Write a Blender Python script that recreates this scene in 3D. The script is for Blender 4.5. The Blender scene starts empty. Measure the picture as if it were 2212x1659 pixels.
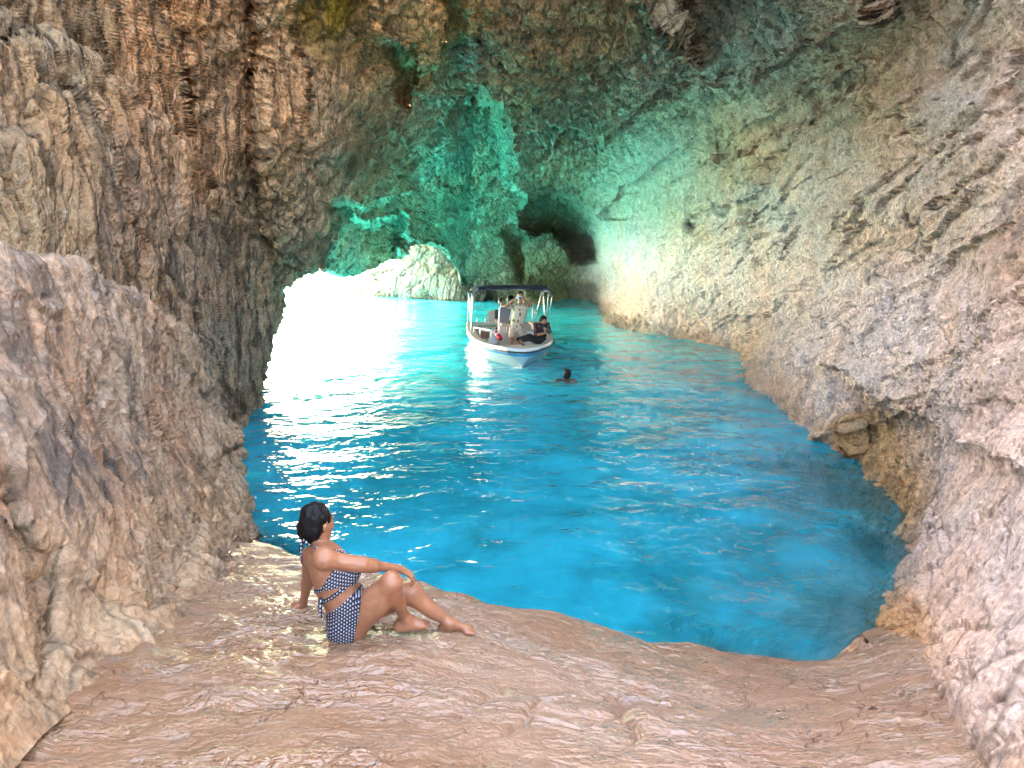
import bpy, math, random
import numpy as np
from mathutils import Vector, Matrix
R = math.radians
sc = bpy.context.scene
col = sc.collection

# ------------------------------------------------------------------ camera
CAMH, PITCH, F = 3.3, 11.61, 1662.0          # F: focal length in units of a 2212-wide picture
cam = bpy.data.cameras.new("camera"); camo = bpy.data.objects.new("camera", cam); col.objects.link(camo)
cam.sensor_width = 36; cam.lens = 36 * F / 2212; cam.clip_start = .05; cam.clip_end = 5000
camo.location = (0, 0, CAMH); camo.rotation_euler = (R(90 - PITCH), 0, 0)
sc.camera = camo
# ------------------------------------------------------------------ light
SUN_EL, SUN_AZ = 30.0, -42.0
w = bpy.data.worlds.new("World"); sc.world = w; w.use_nodes = True
wn = w.node_tree
sk = wn.nodes.new('ShaderNodeTexSky'); sk.sky_type = 'NISHITA'; sk.sun_disc = False
sk.sun_elevation = R(SUN_EL); sk.sun_rotation = R(SUN_AZ); sk.dust_density = 5.0; sk.air_density = 1.0
wn.links.new(sk.outputs[0], wn.nodes['Background'].inputs[0]); wn.nodes['Background'].inputs[1].default_value = .15
sl = bpy.data.lights.new("sun", 'SUN'); sl.energy = 5.0; sl.angle = R(.5); sl.color = (1, .95, .86)
so = bpy.data.objects.new("sun", sl); col.objects.link(so)
sdir = Vector((math.sin(R(SUN_AZ)) * math.cos(R(SUN_EL)), math.cos(R(SUN_AZ)) * math.cos(R(SUN_EL)), math.sin(R(SUN_EL))))
so.rotation_euler = sdir.to_track_quat('Z', 'Y').to_euler()
sc.view_settings.view_transform = 'Standard'; sc.view_settings.look = 'None'
sc.view_settings.gamma = 1; sc.view_settings.exposure = 4.36
sc.view_settings.use_white_balance = True; sc.view_settings.white_balance_temperature = 7300; sc.view_settings.white_balance_tint = 11
sc.render.engine = 'CYCLES'
cy = sc.cycles
cy.use_denoising = True; cy.max_bounces = 10; cy.diffuse_bounces = 6; cy.use_adaptive_sampling = True; cy.adaptive_threshold = .035; cy.adaptive_min_samples = 16; cy.glossy_bounces = 4
cy.transmission_bounces = 4; cy.transparent_max_bounces = 8
cy.sample_clamp_indirect = 12; cy.caustics_reflective = True; cy.blur_glossy = 1.5; cy.caustics_refractive = False
w.cycles.sampling_method = 'MANUAL'; w.cycles.sample_map_resolution = 1024

# ------------------------------------------------------------------ helpers
SP, CP = math.sin(R(PITCH)), math.cos(R(PITCH))
def W(u, v, t):
    """picture direction (u,v on the 2212x1659 photograph) at forward distance t -> world point (arrays ok)"""
    a = (np.asarray(u, float) - 1106) / F; b = (829.5 - np.asarray(v, float)) / F; t = np.asarray(t, float)
    return np.stack([a * t, t * (CP + b * SP), CAMH + t * (b * CP - SP)], -1)
def TZ(u, v, z=0.0):
    b = (829.5 - v) / F
    return (CAMH - z) / (SP - b * CP)
def WZ(u, v, z=0.0):
    return W(u, v, TZ(u, v, z))

def tps_fit(X, Y, lam=1e-4):
    X = np.asarray(X, float); Y = np.asarray(Y, float)
    if Y.ndim == 1: Y = Y[:, None]
    n = len(X)
    d = np.linalg.norm(X[:, None] - X[None], axis=2)
    K = np.where(d > 0, d * d * np.log(d + 1e-12), 0) + lam * np.eye(n)
    P = np.hstack([np.ones((n, 1)), X])
    A = np.zeros((n + 3, n + 3)); A[:n, :n] = K; A[:n, n:] = P; A[n:, :n] = P.T
    B = np.zeros((n + 3, Y.shape[1])); B[:n] = Y
    return X, np.linalg.solve(A, B)
def tps_eval(m, Q):
    X, c = m; n = len(X); Q = np.asarray(Q, float); out = np.empty((len(Q), c.shape[1]))
    for s in range(0, len(Q), 40000):
        q = Q[s:s + 40000]
        d = np.sqrt(((q[:, None] - X[None]) ** 2).sum(2))
        out[s:s + 40000] = np.where(d > 0, d * d * np.log(d + 1e-12), 0) @ c[:n] + c[n] + q @ c[n + 1:]
    return out
def gauss_mix(X, V, Q, sig):
    """smooth weighted mean of values V known at points X"""
    X = np.asarray(X, float); V = np.asarray(V, float); sig = np.broadcast_to(np.asarray(sig, float), (len(X),))
    out = np.empty((len(Q), V.shape[1]))
    for s in range(0, len(Q), 40000):
        q = Q[s:s + 40000]
        d2 = ((q[:, None] - X[None]) ** 2).sum(2) / sig[None] ** 2
        wt = 1 / (d2 + .15) ** 2
        out[s:s + 40000] = (wt @ V) / wt.sum(1)[:, None]
    return out
def poly_sd(poly, Q):
    """signed distance, negative inside"""
    P = np.asarray(poly, float); best = np.full(len(Q), 1e18); ins = np.zeros(len(Q), bool)
    for i in range(len(P)):
        a = P[i]; b = P[(i + 1) % len(P)]; e = b - a; wv = Q - a
        h = np.clip((wv @ e) / (e @ e), 0, 1)
        best = np.minimum(best, ((wv - h[:, None] * e) ** 2).sum(1))
        c = (Q[:, 1] >= a[1]) != (Q[:, 1] >= b[1])
        if abs(e[1]) > 1e-9:
            xs = a[0] + (Q[:, 1] - a[1]) * e[0] / e[1]
            ins ^= c & (Q[:, 0] < xs)
    return np.where(ins, -1, 1) * np.sqrt(best)
def sstep(x): x = np.clip(x, 0, 1); return x * x * (3 - 2 * x)

_rng = np.random.RandomState(7); _perm = _rng.permutation(256); _perm = np.concatenate([_perm, _perm]); _g = _rng.normal(size=(256, 3)); _g /= np.linalg.norm(_g, axis=1)[:, None]
def pn(P):
    P = np.asarray(P, float); i = np.floor(P).astype(int); f = P - i; i &= 255; u = f * f * f * (f * (f * 6 - 15) + 10)
    r = 0
    for dx in (0, 1):
        for dy in (0, 1):
            for dz in (0, 1):
                g = _g[_perm[_perm[_perm[(i[:, 0] + dx) & 255] + ((i[:, 1] + dy) & 255)] + ((i[:, 2] + dz) & 255)]]
                wt = (u[:, 0] if dx else 1 - u[:, 0]) * (u[:, 1] if dy else 1 - u[:, 1]) * (u[:, 2] if dz else 1 - u[:, 2])
                r = r + wt * (g * (f - (dx, dy, dz))).sum(1)
    return r
def fbm(P, o=4, gain=.5):
    r = 0; a = 1
    for k in range(o): r = r + a * pn(P * 2 ** k + k * 17.3); a *= gain
    return r
def ridged(P, o=3):
    r = 0; a = 1
    for k in range(o): r = r + a * (1 - 2 * np.abs(pn(P * 2 ** k + k * 9.1))); a *= .5
    return r

def mesh_obj(name, V, Fc, mat, parent=None, smooth=True, attrs=None, loc=None, face=None):
    V = np.asarray(V, float)
    if face is not None:                                   # make the faces look towards this point
        a, b, c = V[Fc[:, 0]], V[Fc[:, 1]], V[Fc[:, 3]]
        if (np.cross(b - a, c - a) * (np.asarray(face) - a)).sum() < 0: Fc = np.ascontiguousarray(Fc[:, ::-1])
    me = bpy.data.meshes.new(name)
    if isinstance(Fc, np.ndarray):
        n = Fc.shape[1]
        me.vertices.add(len(V)); me.vertices.foreach_set('co', V.ravel())
        me.loops.add(Fc.size); me.loops.foreach_set('vertex_index', Fc.ravel().astype(np.int32))
        me.polygons.add(len(Fc)); me.polygons.foreach_set('loop_start', np.arange(0, Fc.size, n, dtype=np.int32))
        me.polygons.foreach_set('loop_total', np.full(len(Fc), n, dtype=np.int32))
        me.update(calc_edges=True)
    else:
        me.from_pydata([tuple(p) for p in V], [], Fc); me.update()
    if smooth: me.polygons.foreach_set('use_smooth', np.ones(len(me.polygons), bool))
    for k, a in (attrs or {}).items():
        a = np.asarray(a, float)
        if a.ndim == 1:
            at = me.attributes.new(k, 'FLOAT', 'POINT'); at.data.foreach_set('value', a)
        else:
            at = me.attributes.new(k, 'FLOAT_COLOR', 'POINT'); at.data.foreach_set('color', np.hstack([a, np.ones((len(a), 1))]).ravel())
    if mat: me.materials.append(mat)
    o = bpy.data.objects.new(name, me); col.objects.link(o)
    if parent: o.parent = parent
    if loc is not None: o.location = loc
    return o
def grid_faces(n, m):
    i = np.arange(n - 1)[:, None] * m + np.arange(m - 1)[None]
    i = i.ravel()
    return np.stack([i, i + 1, i + m + 1, i + m], 1)
def tag(o, label=None, cat=None, group=None, kind=None):
    for k, v in (('label', label), ('category', cat), ('group', group), ('kind', kind)):
        if v: o[k] = v
    return o
def empty(name, loc=(0, 0, 0), rz=0, parent=None):
    o = bpy.data.objects.new(name, None); col.objects.link(o); o.location = loc; o.rotation_euler = (0, 0, rz); o.empty_display_size = .2
    if parent: o.parent = parent
    return o

# ------------------------------------------------------------------ materials
class NT:
    def __init__(s, name):
        s.m = bpy.data.materials.new(name); s.m.use_nodes = True; s.t = s.m.node_tree; s.t.nodes.clear()
        s.out = s.n('ShaderNodeOutputMaterial')
    def n(s, typ, **kw):
        x = s.t.nodes.new(typ)
        for k, v in kw.items():
            if k == 'ins':
                for a, b in v.items():
                    if isinstance(b, bpy.types.NodeSocket): s.t.links.new(b, x.inputs[a])
                    else: x.inputs[a].default_value = b
            else: setattr(x, k, v)
        return x
    def math(s, op, a, b=0.0, c=None, clamp=False):
        d = {0: a, 1: b}
        if c is not None: d[2] = c
        return s.n('ShaderNodeMath', operation=op, use_clamp=clamp, ins=d).outputs[0]
    def mapr(s, x, a, b, c=0.0, d=1.0, smooth=False):
        return s.n('ShaderNodeMapRange', interpolation_type='SMOOTHSTEP' if smooth else 'LINEAR', ins={0: x, 1: a, 2: b, 3: c, 4: d}).outputs[0]
    def mix(s, f, a, b, mode='MIX'):
        x = s.n('ShaderNodeMix', data_type='RGBA', blend_type=mode)
        for k, v in ((0, f), (6, a), (7, b)):
            if isinstance(v, bpy.types.NodeSocket): s.t.links.new(v, x.inputs[k])
            else: x.inputs[k].default_value = v if k == 0 else (tuple(v) + (1,))[:4]
        return x.outputs[2]
    def pos(s): return s.n('ShaderNodeNewGeometry').outputs['Position']
    def scale(s, vec, sx, sy, sz, rot=(0, 0, 0)):
        return s.n('ShaderNodeMapping', ins={0: vec, 2: rot, 3: (sx, sy, sz)}).outputs[0]
    def noise(s, vec, scale, det=4, rough=.55, dist=0.0, lac=2.0):
        return s.n('ShaderNodeTexNoise', ins={'Vector': vec, 'Scale': scale, 'Detail': det, 'Roughness': rough, 'Distortion': dist, 'Lacunarity': lac}).outputs[0]
    def voro(s, vec, scale, feature='F1', out=0, rand=1.0):
        return s.n('ShaderNodeTexVoronoi', feature=feature, ins={'Vector': vec, 'Scale': scale, 'Randomness': rand}).outputs[out]
    def attr(s, name, out='Fac'):
        return s.n('ShaderNodeAttribute', attribute_name=name).outputs[out]
    def done(s, sh, disp=None):
        s.t.links.new(sh, s.out.inputs[0])
        if disp is not None:
            s.t.links.new(disp, s.out.inputs[2])
        return s.m

def simple(name, c, rough=.6, metal=0.0, spec=.5, var=0.0, vs=8.0, bump=0.0, sss=0.0, coat=0.0):
    m = NT(name)
    b = m.n('ShaderNodeBsdfPrincipled', ins={'Roughness': rough, 'Metallic': metal, 'Specular IOR Level': spec, 'Coat Weight': coat})
    tc = m.n('ShaderNodeTexCoord').outputs['Object']
    nz = m.noise(tc, vs, 4)
    if var: 
        cc = m.mix(m.mapr(nz, .3, .7), tuple(x * (1 - var) for x in c), tuple(min(1, x * (1 + var)) for x in c)); m.t.links.new(cc, b.inputs['Base Color'])
    else: b.inputs['Base Color'].default_value = tuple(c) + (1,)
    if sss: b.inputs['Subsurface Weight'].default_value = sss; b.inputs['Subsurface Radius'].default_value = (.02, .008, .004); b.inputs['Subsurface Scale'].default_value = .5
    if bump:
        bp = m.n('ShaderNodeBump', ins={'Height': nz, 'Strength': .6, 'Distance': bump}); m.t.links.new(bp.outputs[0], b.inputs['Normal'])
    return m.done(b.outputs[0])

def rock_material(name, flute=1.0, bed=0.0, amp=1.0, wet=0.0, uniform=None):
    """limestone: vertical flutes, beds, cracks, patches of grey crust; 'tint' carries the stone colour with any light and shade worked in"""
    m = NT(name); P = m.pos()
    wa = m.attr('flute'); wb = m.attr('bed')
    # warp
    wn_ = m.n('ShaderNodeTexNoise', ins={'Vector': P, 'Scale': .9, 'Detail': 3}).outputs['Color']
    wv = m.n('ShaderNodeVectorMath', operation='MULTIPLY_ADD', ins={0: wn_, 1: (.55, .55, .55), 2: P}).outputs[0]
    # --- vertical flutes
    fv = m.scale(wv, 1, 1, .16)
    f1 = m.noise(fv, 1.5, 5, .6)
    f2 = m.noise(fv, 5.5, 4, .6)
    fl = m.voro(m.scale(wv, 1, 1, .14), 2.3, 'DISTANCE_TO_EDGE')
    crack_f = m.mapr(fl, 0.0, .11, 0, 1)
    fl2 = m.voro(m.scale(wv, 1, 1, .22), 6.5, 'DISTANCE_TO_EDGE')
    crack_f2 = m.mapr(fl2, 0.0, .12, 0, 1)
    # --- chunky blocks
    rot = m.scale(wv, 1, 1, 1, (.5, .35, .2))
    b1 = m.voro(m.scale(rot, 1, 1, .6), 1.15, 'F1', 0)
    be = m.voro(m.scale(wv, 1, 1, .42), 2.9, 'DISTANCE_TO_EDGE')
    crack_b = m.mapr(be, 0.0, .10, 0, 1)
    be2 = m.voro(m.scale(wv, 1, 1, .5), 6.5, 'DISTANCE_TO_EDGE')
    crack_b2 = m.mapr(be2, 0.0, .1, 0, 1)
    # --- beds (rise towards the cave mouth)
    wq = m.n('ShaderNodeVectorMath', operation='MULTIPLY_ADD', ins={0: wn_, 1: (.35, .35, .35), 2: P}).outputs[0]
    tilt = m.scale(wq, 1, 1, 1, (R(19), R(-6), 0))
    bv = m.scale(tilt, .30, .26, 1.9)
    n_b = m.noise(bv, 1.0, 4, .55)
    saw = m.math('FRACT', m.math('MULTIPLY', n_b, 4.0))
    sawh = m.math('POWER', saw, 1.6)
    bn = m.noise(m.scale(tilt, .55, .42, 2.0), 3.2, 5, .62)
    bp1 = m.voro(m.scale(tilt, .35, .17, 1.25), .95, 'DISTANCE_TO_EDGE'); crack_p = m.mapr(bp1, 0.0, .045, 0, 1)
    bp2 = m.voro(m.scale(tilt, .6, .42, 1.5), 1.7, 'F1', 0)
    some = m.mapr(m.noise(P, .9, 3), .46, .56, 0, 1, True)
    crack_p = m.math('MAXIMUM', crack_p, m.math('SUBTRACT', 1.0, some))
    # --- general
    n1 = m.noise(P, 1.1, 5, .55); n2 = m.noise(P, 7.0, 5, .62); n3 = m.noise(P, 28.0, 3, .6)
    pit = m.voro(P, 16.0, 'SMOOTH_F1' if False else 'F1', 0)
    hf = m.math('ADD', m.math('MULTIPLY', f1, .42), m.math('MULTIPLY', f2, .13))
    hf = m.math('ADD', hf, m.math('MULTIPLY', crack_f, .10)); hf = m.math('ADD', hf, m.math('MULTIPLY', crack_f2, .035))
    hb = m.math('ADD', m.math('MULTIPLY', sawh, .09), m.math('MULTIPLY', bn, .13)); hb = m.math('ADD', hb, m.math('MULTIPLY', crack_p, .08)); hb = m.math('ADD', hb, m.math('MULTIPLY', bp2, -.12))
    hc = m.math('ADD', m.math('MULTIPLY', b1, -.30), m.math('MULTIPLY', crack_b, .15)); hc = m.math('ADD', hc, m.math('MULTIPLY', crack_b2, .06))
    h = m.math('MULTIPLY', n1, .26)
    h = m.math('ADD', h, m.math('MULTIPLY', hf, wa))
    h = m.math('ADD', h, m.math('MULTIPLY', hb, wb))
    wc = m.math('SUBTRACT', m.math('SUBTRACT', 1.0, wa), wb, clamp=True)
    h = m.math('ADD', h, m.math('MULTIPLY', hc, wc))
    fine = m.math('ADD', m.math('MULTIPLY', n2, .055), m.math('MULTIPLY', n3, .012))
    fine = m.math('ADD', fine, m.math('MULTIPLY', pit, -.02))
    h = m.math('ADD', h, fine)
    h = m.math('MULTIPLY', m.math('SUBTRACT', h, .42), amp)
    h = m.math('MULTIPLY', h, m.attr('rough'))
    disp = m.n('ShaderNodeDisplacement', ins={'Height': h, 'Midlevel': 0.0, 'Scale': 1.0}).outputs[0]
    # --- colour
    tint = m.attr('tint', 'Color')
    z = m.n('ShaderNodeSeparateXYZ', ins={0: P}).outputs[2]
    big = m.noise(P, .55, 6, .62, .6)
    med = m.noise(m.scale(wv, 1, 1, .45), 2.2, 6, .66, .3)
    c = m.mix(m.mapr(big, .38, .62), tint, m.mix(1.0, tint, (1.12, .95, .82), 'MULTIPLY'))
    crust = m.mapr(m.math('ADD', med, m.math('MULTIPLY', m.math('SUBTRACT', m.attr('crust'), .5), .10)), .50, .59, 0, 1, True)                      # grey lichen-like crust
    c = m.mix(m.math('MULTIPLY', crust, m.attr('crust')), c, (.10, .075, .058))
    pale = m.mapr(m.noise(m.scale(wv, 1, 1, .35), 3.6, 6, .7), .56, .68, 0, 1, True)
    c = m.mix(m.math('MULTIPLY', pale, m.attr('pale')), c, (.60, .50, .41))
    # rusty stains
    rust = m.mapr(m.math('ADD', m.math('MULTIPLY', m.noise(m.scale(wv, 1, 1, .3), 1.3, 5, .6, .5), .5), m.math('MULTIPLY', m.noise(m.scale(tilt, .5, .4, 1.6), 1.6, 5, .6), .5)), .52, .60, 0, 1, True)
    c = m.mix(m.math('MULTIPLY', rust, m.attr('rust')), c, (.36, .155, .07))
    # lime runs
    drip = m.mapr(m.noise(m.scale(wv, 1, 1, .07), 7.5, 3, .5), .60, .68, 0, 1, True)
    c = m.mix(m.math('MULTIPLY', drip, m.math('MULTIPLY', m.attr('pale'), .7)), c, (.66, .58, .50))
    # darker along the cracks
    cr = m.mix(wc, m.mix(wb, m.mix(.5, (1, 1, 1), (1, 1, 1)), (1, 1, 1)), (1, 1, 1))
    ck = m.math('MINIMUM', m.math('ADD', crack_f, m.math('SUBTRACT', 1.0, wa)), m.math('ADD', crack_b, m.math('SUBTRACT', 1.0, wc)), clamp=True)
    ck = m.math('MINIMUM', ck, m.math('ADD', crack_p, m.math('SUBTRACT', 1.0, wb)), clamp=True)
    ckn = m.mapr(ck, 0.0, .8, .32, 1.0)
    sp = m.mapr(n3, .25, .75, .74, 1.22)
    sp2 = m.mapr(n2, .3, .7, .76, 1.24)
    v = m.math('MULTIPLY', m.math('MULTIPLY', sp, sp2), ckn)
    vc = m.n('ShaderNodeCombineColor', ins={0: v, 1: v, 2: v}).outputs[0]
    c = m.mix(1.0, c, vc, 'MULTIPLY')
    # wet foot of the wall
    wz = m.mapr(m.math('ADD', z, m.math('MULTIPLY', n1, -.5)), -.25, .25, 1, 0, True)
    wz = m.math('MULTIPLY', wz, .75)
    c = m.mix(wz, c, m.mix(1.0, c, (.74, .66, .55), 'MULTIPLY'))
    rough = m.mapr(wz, 0, .75, .88, .35)
    b = m.n('ShaderNodeBsdfPrincipled', ins={'Base Color': c, 'Roughness': rough, 'Specular IOR Level': .35})
    bh = m.math('ADD', m.math('MULTIPLY', n2, .075), m.math('MULTIPLY', n3, .022)); bh = m.math('ADD', bh, m.math('MULTIPLY', pit, -.02))
    bh = m.math('ADD', bh, m.math('MULTIPLY', m.math('MULTIPLY', crack_f2, wa), .03)); bh = m.math('ADD', bh, m.math('MULTIPLY', m.math('MULTIPLY', med, .12), 1.0))
    bp = m.n('ShaderNodeBump', ins={'Height': m.math('MULTIPLY', bh, m.attr('rough')), 'Strength': 1.0, 'Distance': 1.2})
    m.t.links.new(bp.outputs[0], b.inputs['Normal'])
    mt = m.done(b.outputs[0], disp); mt.displacement_method = 'DISPLACEMENT'
    return mt

def floor_material():
    m = NT('wet_limestone'); P = m.pos()
    wn_ = m.n('ShaderNodeTexNoise', ins={'Vector': P, 'Scale': 1.1, 'Detail': 3}).outputs['Color']
    wv = m.n('ShaderNodeVectorMath', operation='MULTIPLY_ADD', ins={0: wn_, 1: (.5, .5, .5), 2: P}).outputs[0]
    n1 = m.noise(P, 1.3, 5, .5); 
    rp = m.noise(m.scale(wv, 1.0, 3.2, 1), 1.9, 5, .55)            # ripples worn by the waves
    rp2 = m.noise(m.scale(wv, 1, 2.2, 1), 7, 5, .6)
    fine = m.noise(P, 34, 4, .6)
    cr = m.voro(m.n('ShaderNodeVectorMath', operation='MULTIPLY_ADD', ins={0: m.n('ShaderNodeTexNoise', ins={'Vector': P, 'Scale': 5, 'Detail': 4}).outputs['Color'], 1: (.3, .3, .3), 2: wv}).outputs[0], 1.7, 'DISTANCE_TO_EDGE')
    crm = m.mapr(cr, 0, .011, 0, 1)
    crg = m.mapr(m.noise(P, .8, 2), .48, .62, 0, 1, True)          # only some areas are cracked
    crack = m.math('MAXIMUM', crm, m.math('SUBTRACT', 1.0, crg))
    lip = m.attr('rough')
    h = m.math('ADD', m.math('MULTIPLY', n1, .10), m.math('MULTIPLY', rp, .11))
    h = m.math('ADD', h, m.math('MULTIPLY', rp2, .014)); h = m.math('ADD', h, m.math('MULTIPLY', fine, .011))
    pits = m.voro(P, 26, 'F1', 0); h = m.math('ADD', h, m.math('MULTIPLY', m.mapr(pits, 0, .35, 0, 1), .006))
    h = m.math('ADD', h, m.math('MULTIPLY', crack, .012))
    cr1 = m.math('ABSOLUTE', m.math('SUBTRACT', m.noise(m.scale(wv, 1, 1.9, 1), 1.7, 4, .55, .6), .5)); h = m.math('ADD', h, m.math('MULTIPLY', m.mapr(cr1, 0, .06), .007))
    cr2 = m.math('ABSOLUTE', m.math('SUBTRACT', m.noise(m.scale(wv, 1, 1.5, 1), 5.5, 4, .6, .5), .5)); h = m.math('ADD', h, m.math('MULTIPLY', m.mapr(cr2, 0, .10), .0015))
    disp = m.n('ShaderNodeDisplacement', ins={'Height': m.math('SUBTRACT', h, .135), 'Midlevel': 0.0, 'Scale': 1.0}).outputs[0]
    z = m.n('ShaderNodeSeparateXYZ', ins={0: P}).outputs[2]
    c = m.mix(m.mapr(m.noise(P, .7, 5, .6, .4), .38, .62), m.attr('tint', 'Color'), m.mix(1.0, m.attr('tint', 'Color'), (.80, .70, .62), 'MULTIPLY'))
    c = m.mix(m.mapr(m.noise(m.scale(wv, 1, 1.8, 1), 2.6, 6, .65), .5, .66, 0, .6, True), c, (.30, .20, .135))
    c = m.mix(m.mapr(m.noise(P, 3.3, 5, .7), .62, .72, 0, .6, True), c, (.22, .19, .16))
    c = m.mix(m.mapr(fine, .3, .7, 0, .35), c, m.mix(1.0, c, (.72, .66, .62), 'MULTIPLY'))
    c = m.mix(m.mapr(cr1, 0, .012, .35, 0), c, (.16, .10, .065)); c = m.mix(m.mapr(cr2, 0, .010, .2, 0), c, (.17, .11, .075))
    c = m.mix(m.math('MULTIPLY', m.math('SUBTRACT', 1.0, crack), .5), c, (.12, .07, .045))
    wetb = m.mapr(m.math('ADD', z, m.math('MULTIPLY', n1, -.3)), -.1, .22, .55, 0, True)
    c = m.mix(wetb, c, m.mix(1.0, c, (.62, .50, .36), 'MULTIPLY'))
    uw = m.mapr(z, -.25, .02, 1, 0, True)                           # grey weed film under the water
    c = m.mix(m.math('MULTIPLY', uw, .7), c, m.mix(m.mapr(m.noise(P, 4, 4), .4, .6), (.24, .25, .24), (.55, .52, .47)))
    wet = m.mapr(m.noise(m.scale(wv, 1, 1.6, 1), 1.2, 5, .6), .40, .60, 0, 1, True)
    rough = m.mapr(wet, 0, 1, .48, .10)
    b = m.n('ShaderNodeBsdfPrincipled', ins={'Base Color': c, 'Roughness': rough, 'Specular IOR Level': .5, 'Coat Weight': m.math('MULTIPLY', wet, 1.0), 'Coat Roughness': .10, 'Coat IOR': 1.6})
    mt = m.done(b.outputs[0], disp); mt.displacement_method = 'BOTH'
    return mt

def water_material():
    m = NT('sea_water'); P = m.pos()
    depth = m.attr('depth')
    # body colour: light scattered back by clear water over sand and weed
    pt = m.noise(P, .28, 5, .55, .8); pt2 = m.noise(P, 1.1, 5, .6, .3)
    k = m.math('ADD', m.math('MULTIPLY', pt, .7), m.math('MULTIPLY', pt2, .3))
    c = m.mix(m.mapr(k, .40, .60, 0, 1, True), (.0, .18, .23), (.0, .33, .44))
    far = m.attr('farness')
    c = m.mix(far, c, m.mix(m.mapr(k, .4, .6), (.0, .50, .64), (.01, .66, .80)))  # water further in is brightened as if lit from the opening
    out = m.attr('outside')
    c = m.mix(out, c, (.0, .80, .68))  # open water painted brighter turquoise to bounce colour into the cave
    body = m.n('ShaderNodeBsdfDiffuse', ins={'Color': c, 'Roughness': 0.0})
    tr = m.n('ShaderNodeBsdfTransparent', ins={'Color': (.62, .86, .92, 1)})
    op = m.mapr(m.math('ADD', depth, m.math('MULTIPLY', m.math('SUBTRACT', pt2, .5), 1.3)), .0, 1.0, .30, 1)
    inner = m.n('ShaderNodeMixShader', ins={0: op, 1: tr.outputs[0], 2: body.outputs[0]})
    # ripples
    sv = m.scale(P, .8, 1.0, 1, (0, 0, R(12)))
    w1 = m.noise(sv, 1.3, 2, .5, .4); w2 = m.noise(sv, 4.6, 2, .5, .5); w3 = m.noise(sv, 15, 2, .5)
    h = m.math('ADD', m.math('MULTIPLY', w1, .075), m.math('MULTIPLY', w2, .032)); h = m.math('ADD', h, m.math('MULTIPLY', w3, .005))
    bp = m.n('ShaderNodeBump', ins={'Height': h, 'Strength': 1.0, 'Distance': 1.0})
    gl = m.n('ShaderNodeBsdfGlossy', ins={'Color': (1, 1, 1, 1), 'Roughness': .02, 'Normal': bp.outputs[0]})
    fr = m.n('ShaderNodeFresnel', ins={'IOR': 1.33, 'Normal': bp.outputs[0]})
    mx = m.n('ShaderNodeMixShader', ins={0: fr.outputs[0], 1: inner.outputs[0], 2: gl.outputs[0]})
    return m.done(mx.outputs[0])

# ------------------------------------------------------------------ cave shell
# rim of the inner opening / waterline (u, v, forward distance, kind) and the matching direction far outside the frame
RIM = [(497, 990, 11.2, 'w', -900, 1500), (502, 935, 12.6, 'w', -900, 1000), (545, 850, 15.5, 'w', -900, 700), (556, 800, 16.0, 'e', -900, 400),
       (588, 702, 16.6, 'e', -900, 100), (606, 612, 17.0, 'e', -900, -820), (645, 596, 17.2, 'e', -500, -820), (690, 577, 17.4, 'e', 0, -820),
       (725, 590, 19.0, 'e', 300, -820), (770, 596, 20.5, 'e', 500, -820), (820, 580, 22, 'e', 700, -480), (862, 545, 24.5, 'e', 850, -480),
       (915, 530, 27, 'e', 950, -480), (960, 545, 29.5, 'e', 1010, -480), (992, 590, 31.5, 'e', 1050, -480),
       (1003, 648, 34, 'w', 1080, -480), (1060, 652, 33.8, 'w', 1130, -480), (1150, 657, 33.0, 'w', 1250, -480), (1285, 665, 32, 'w', 1500, -330),
       (1298, 693, 27.2, 'w', 1950, -330), (1360, 716, 24.6, 'w', 2400, -330), (1480, 738, 22.6, 'w', 2800, -330), (1590, 766, 20.1, 'w', 2950, -100),
       (1577, 815, 17.1, 'w', 3000, 100), (1680, 885, 14.2, 'w', 3000, 400), (1746, 962, 11.9, 'w', 3000, 700), (1822, 1045, 10.1, 'w', 3000, 1000),
       (1868, 1108, 9.1, 'w', 3000, 1300), (1882, 1200, 7.85, 'w', 3000, 1600), (1838, 1285, 7.05, 'w', 3000, 2000), (1826, 1390, 6.2, 'w', 3000, 2600), (1880, 1470, 5.7, 'w', 3000, 3600)]
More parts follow.
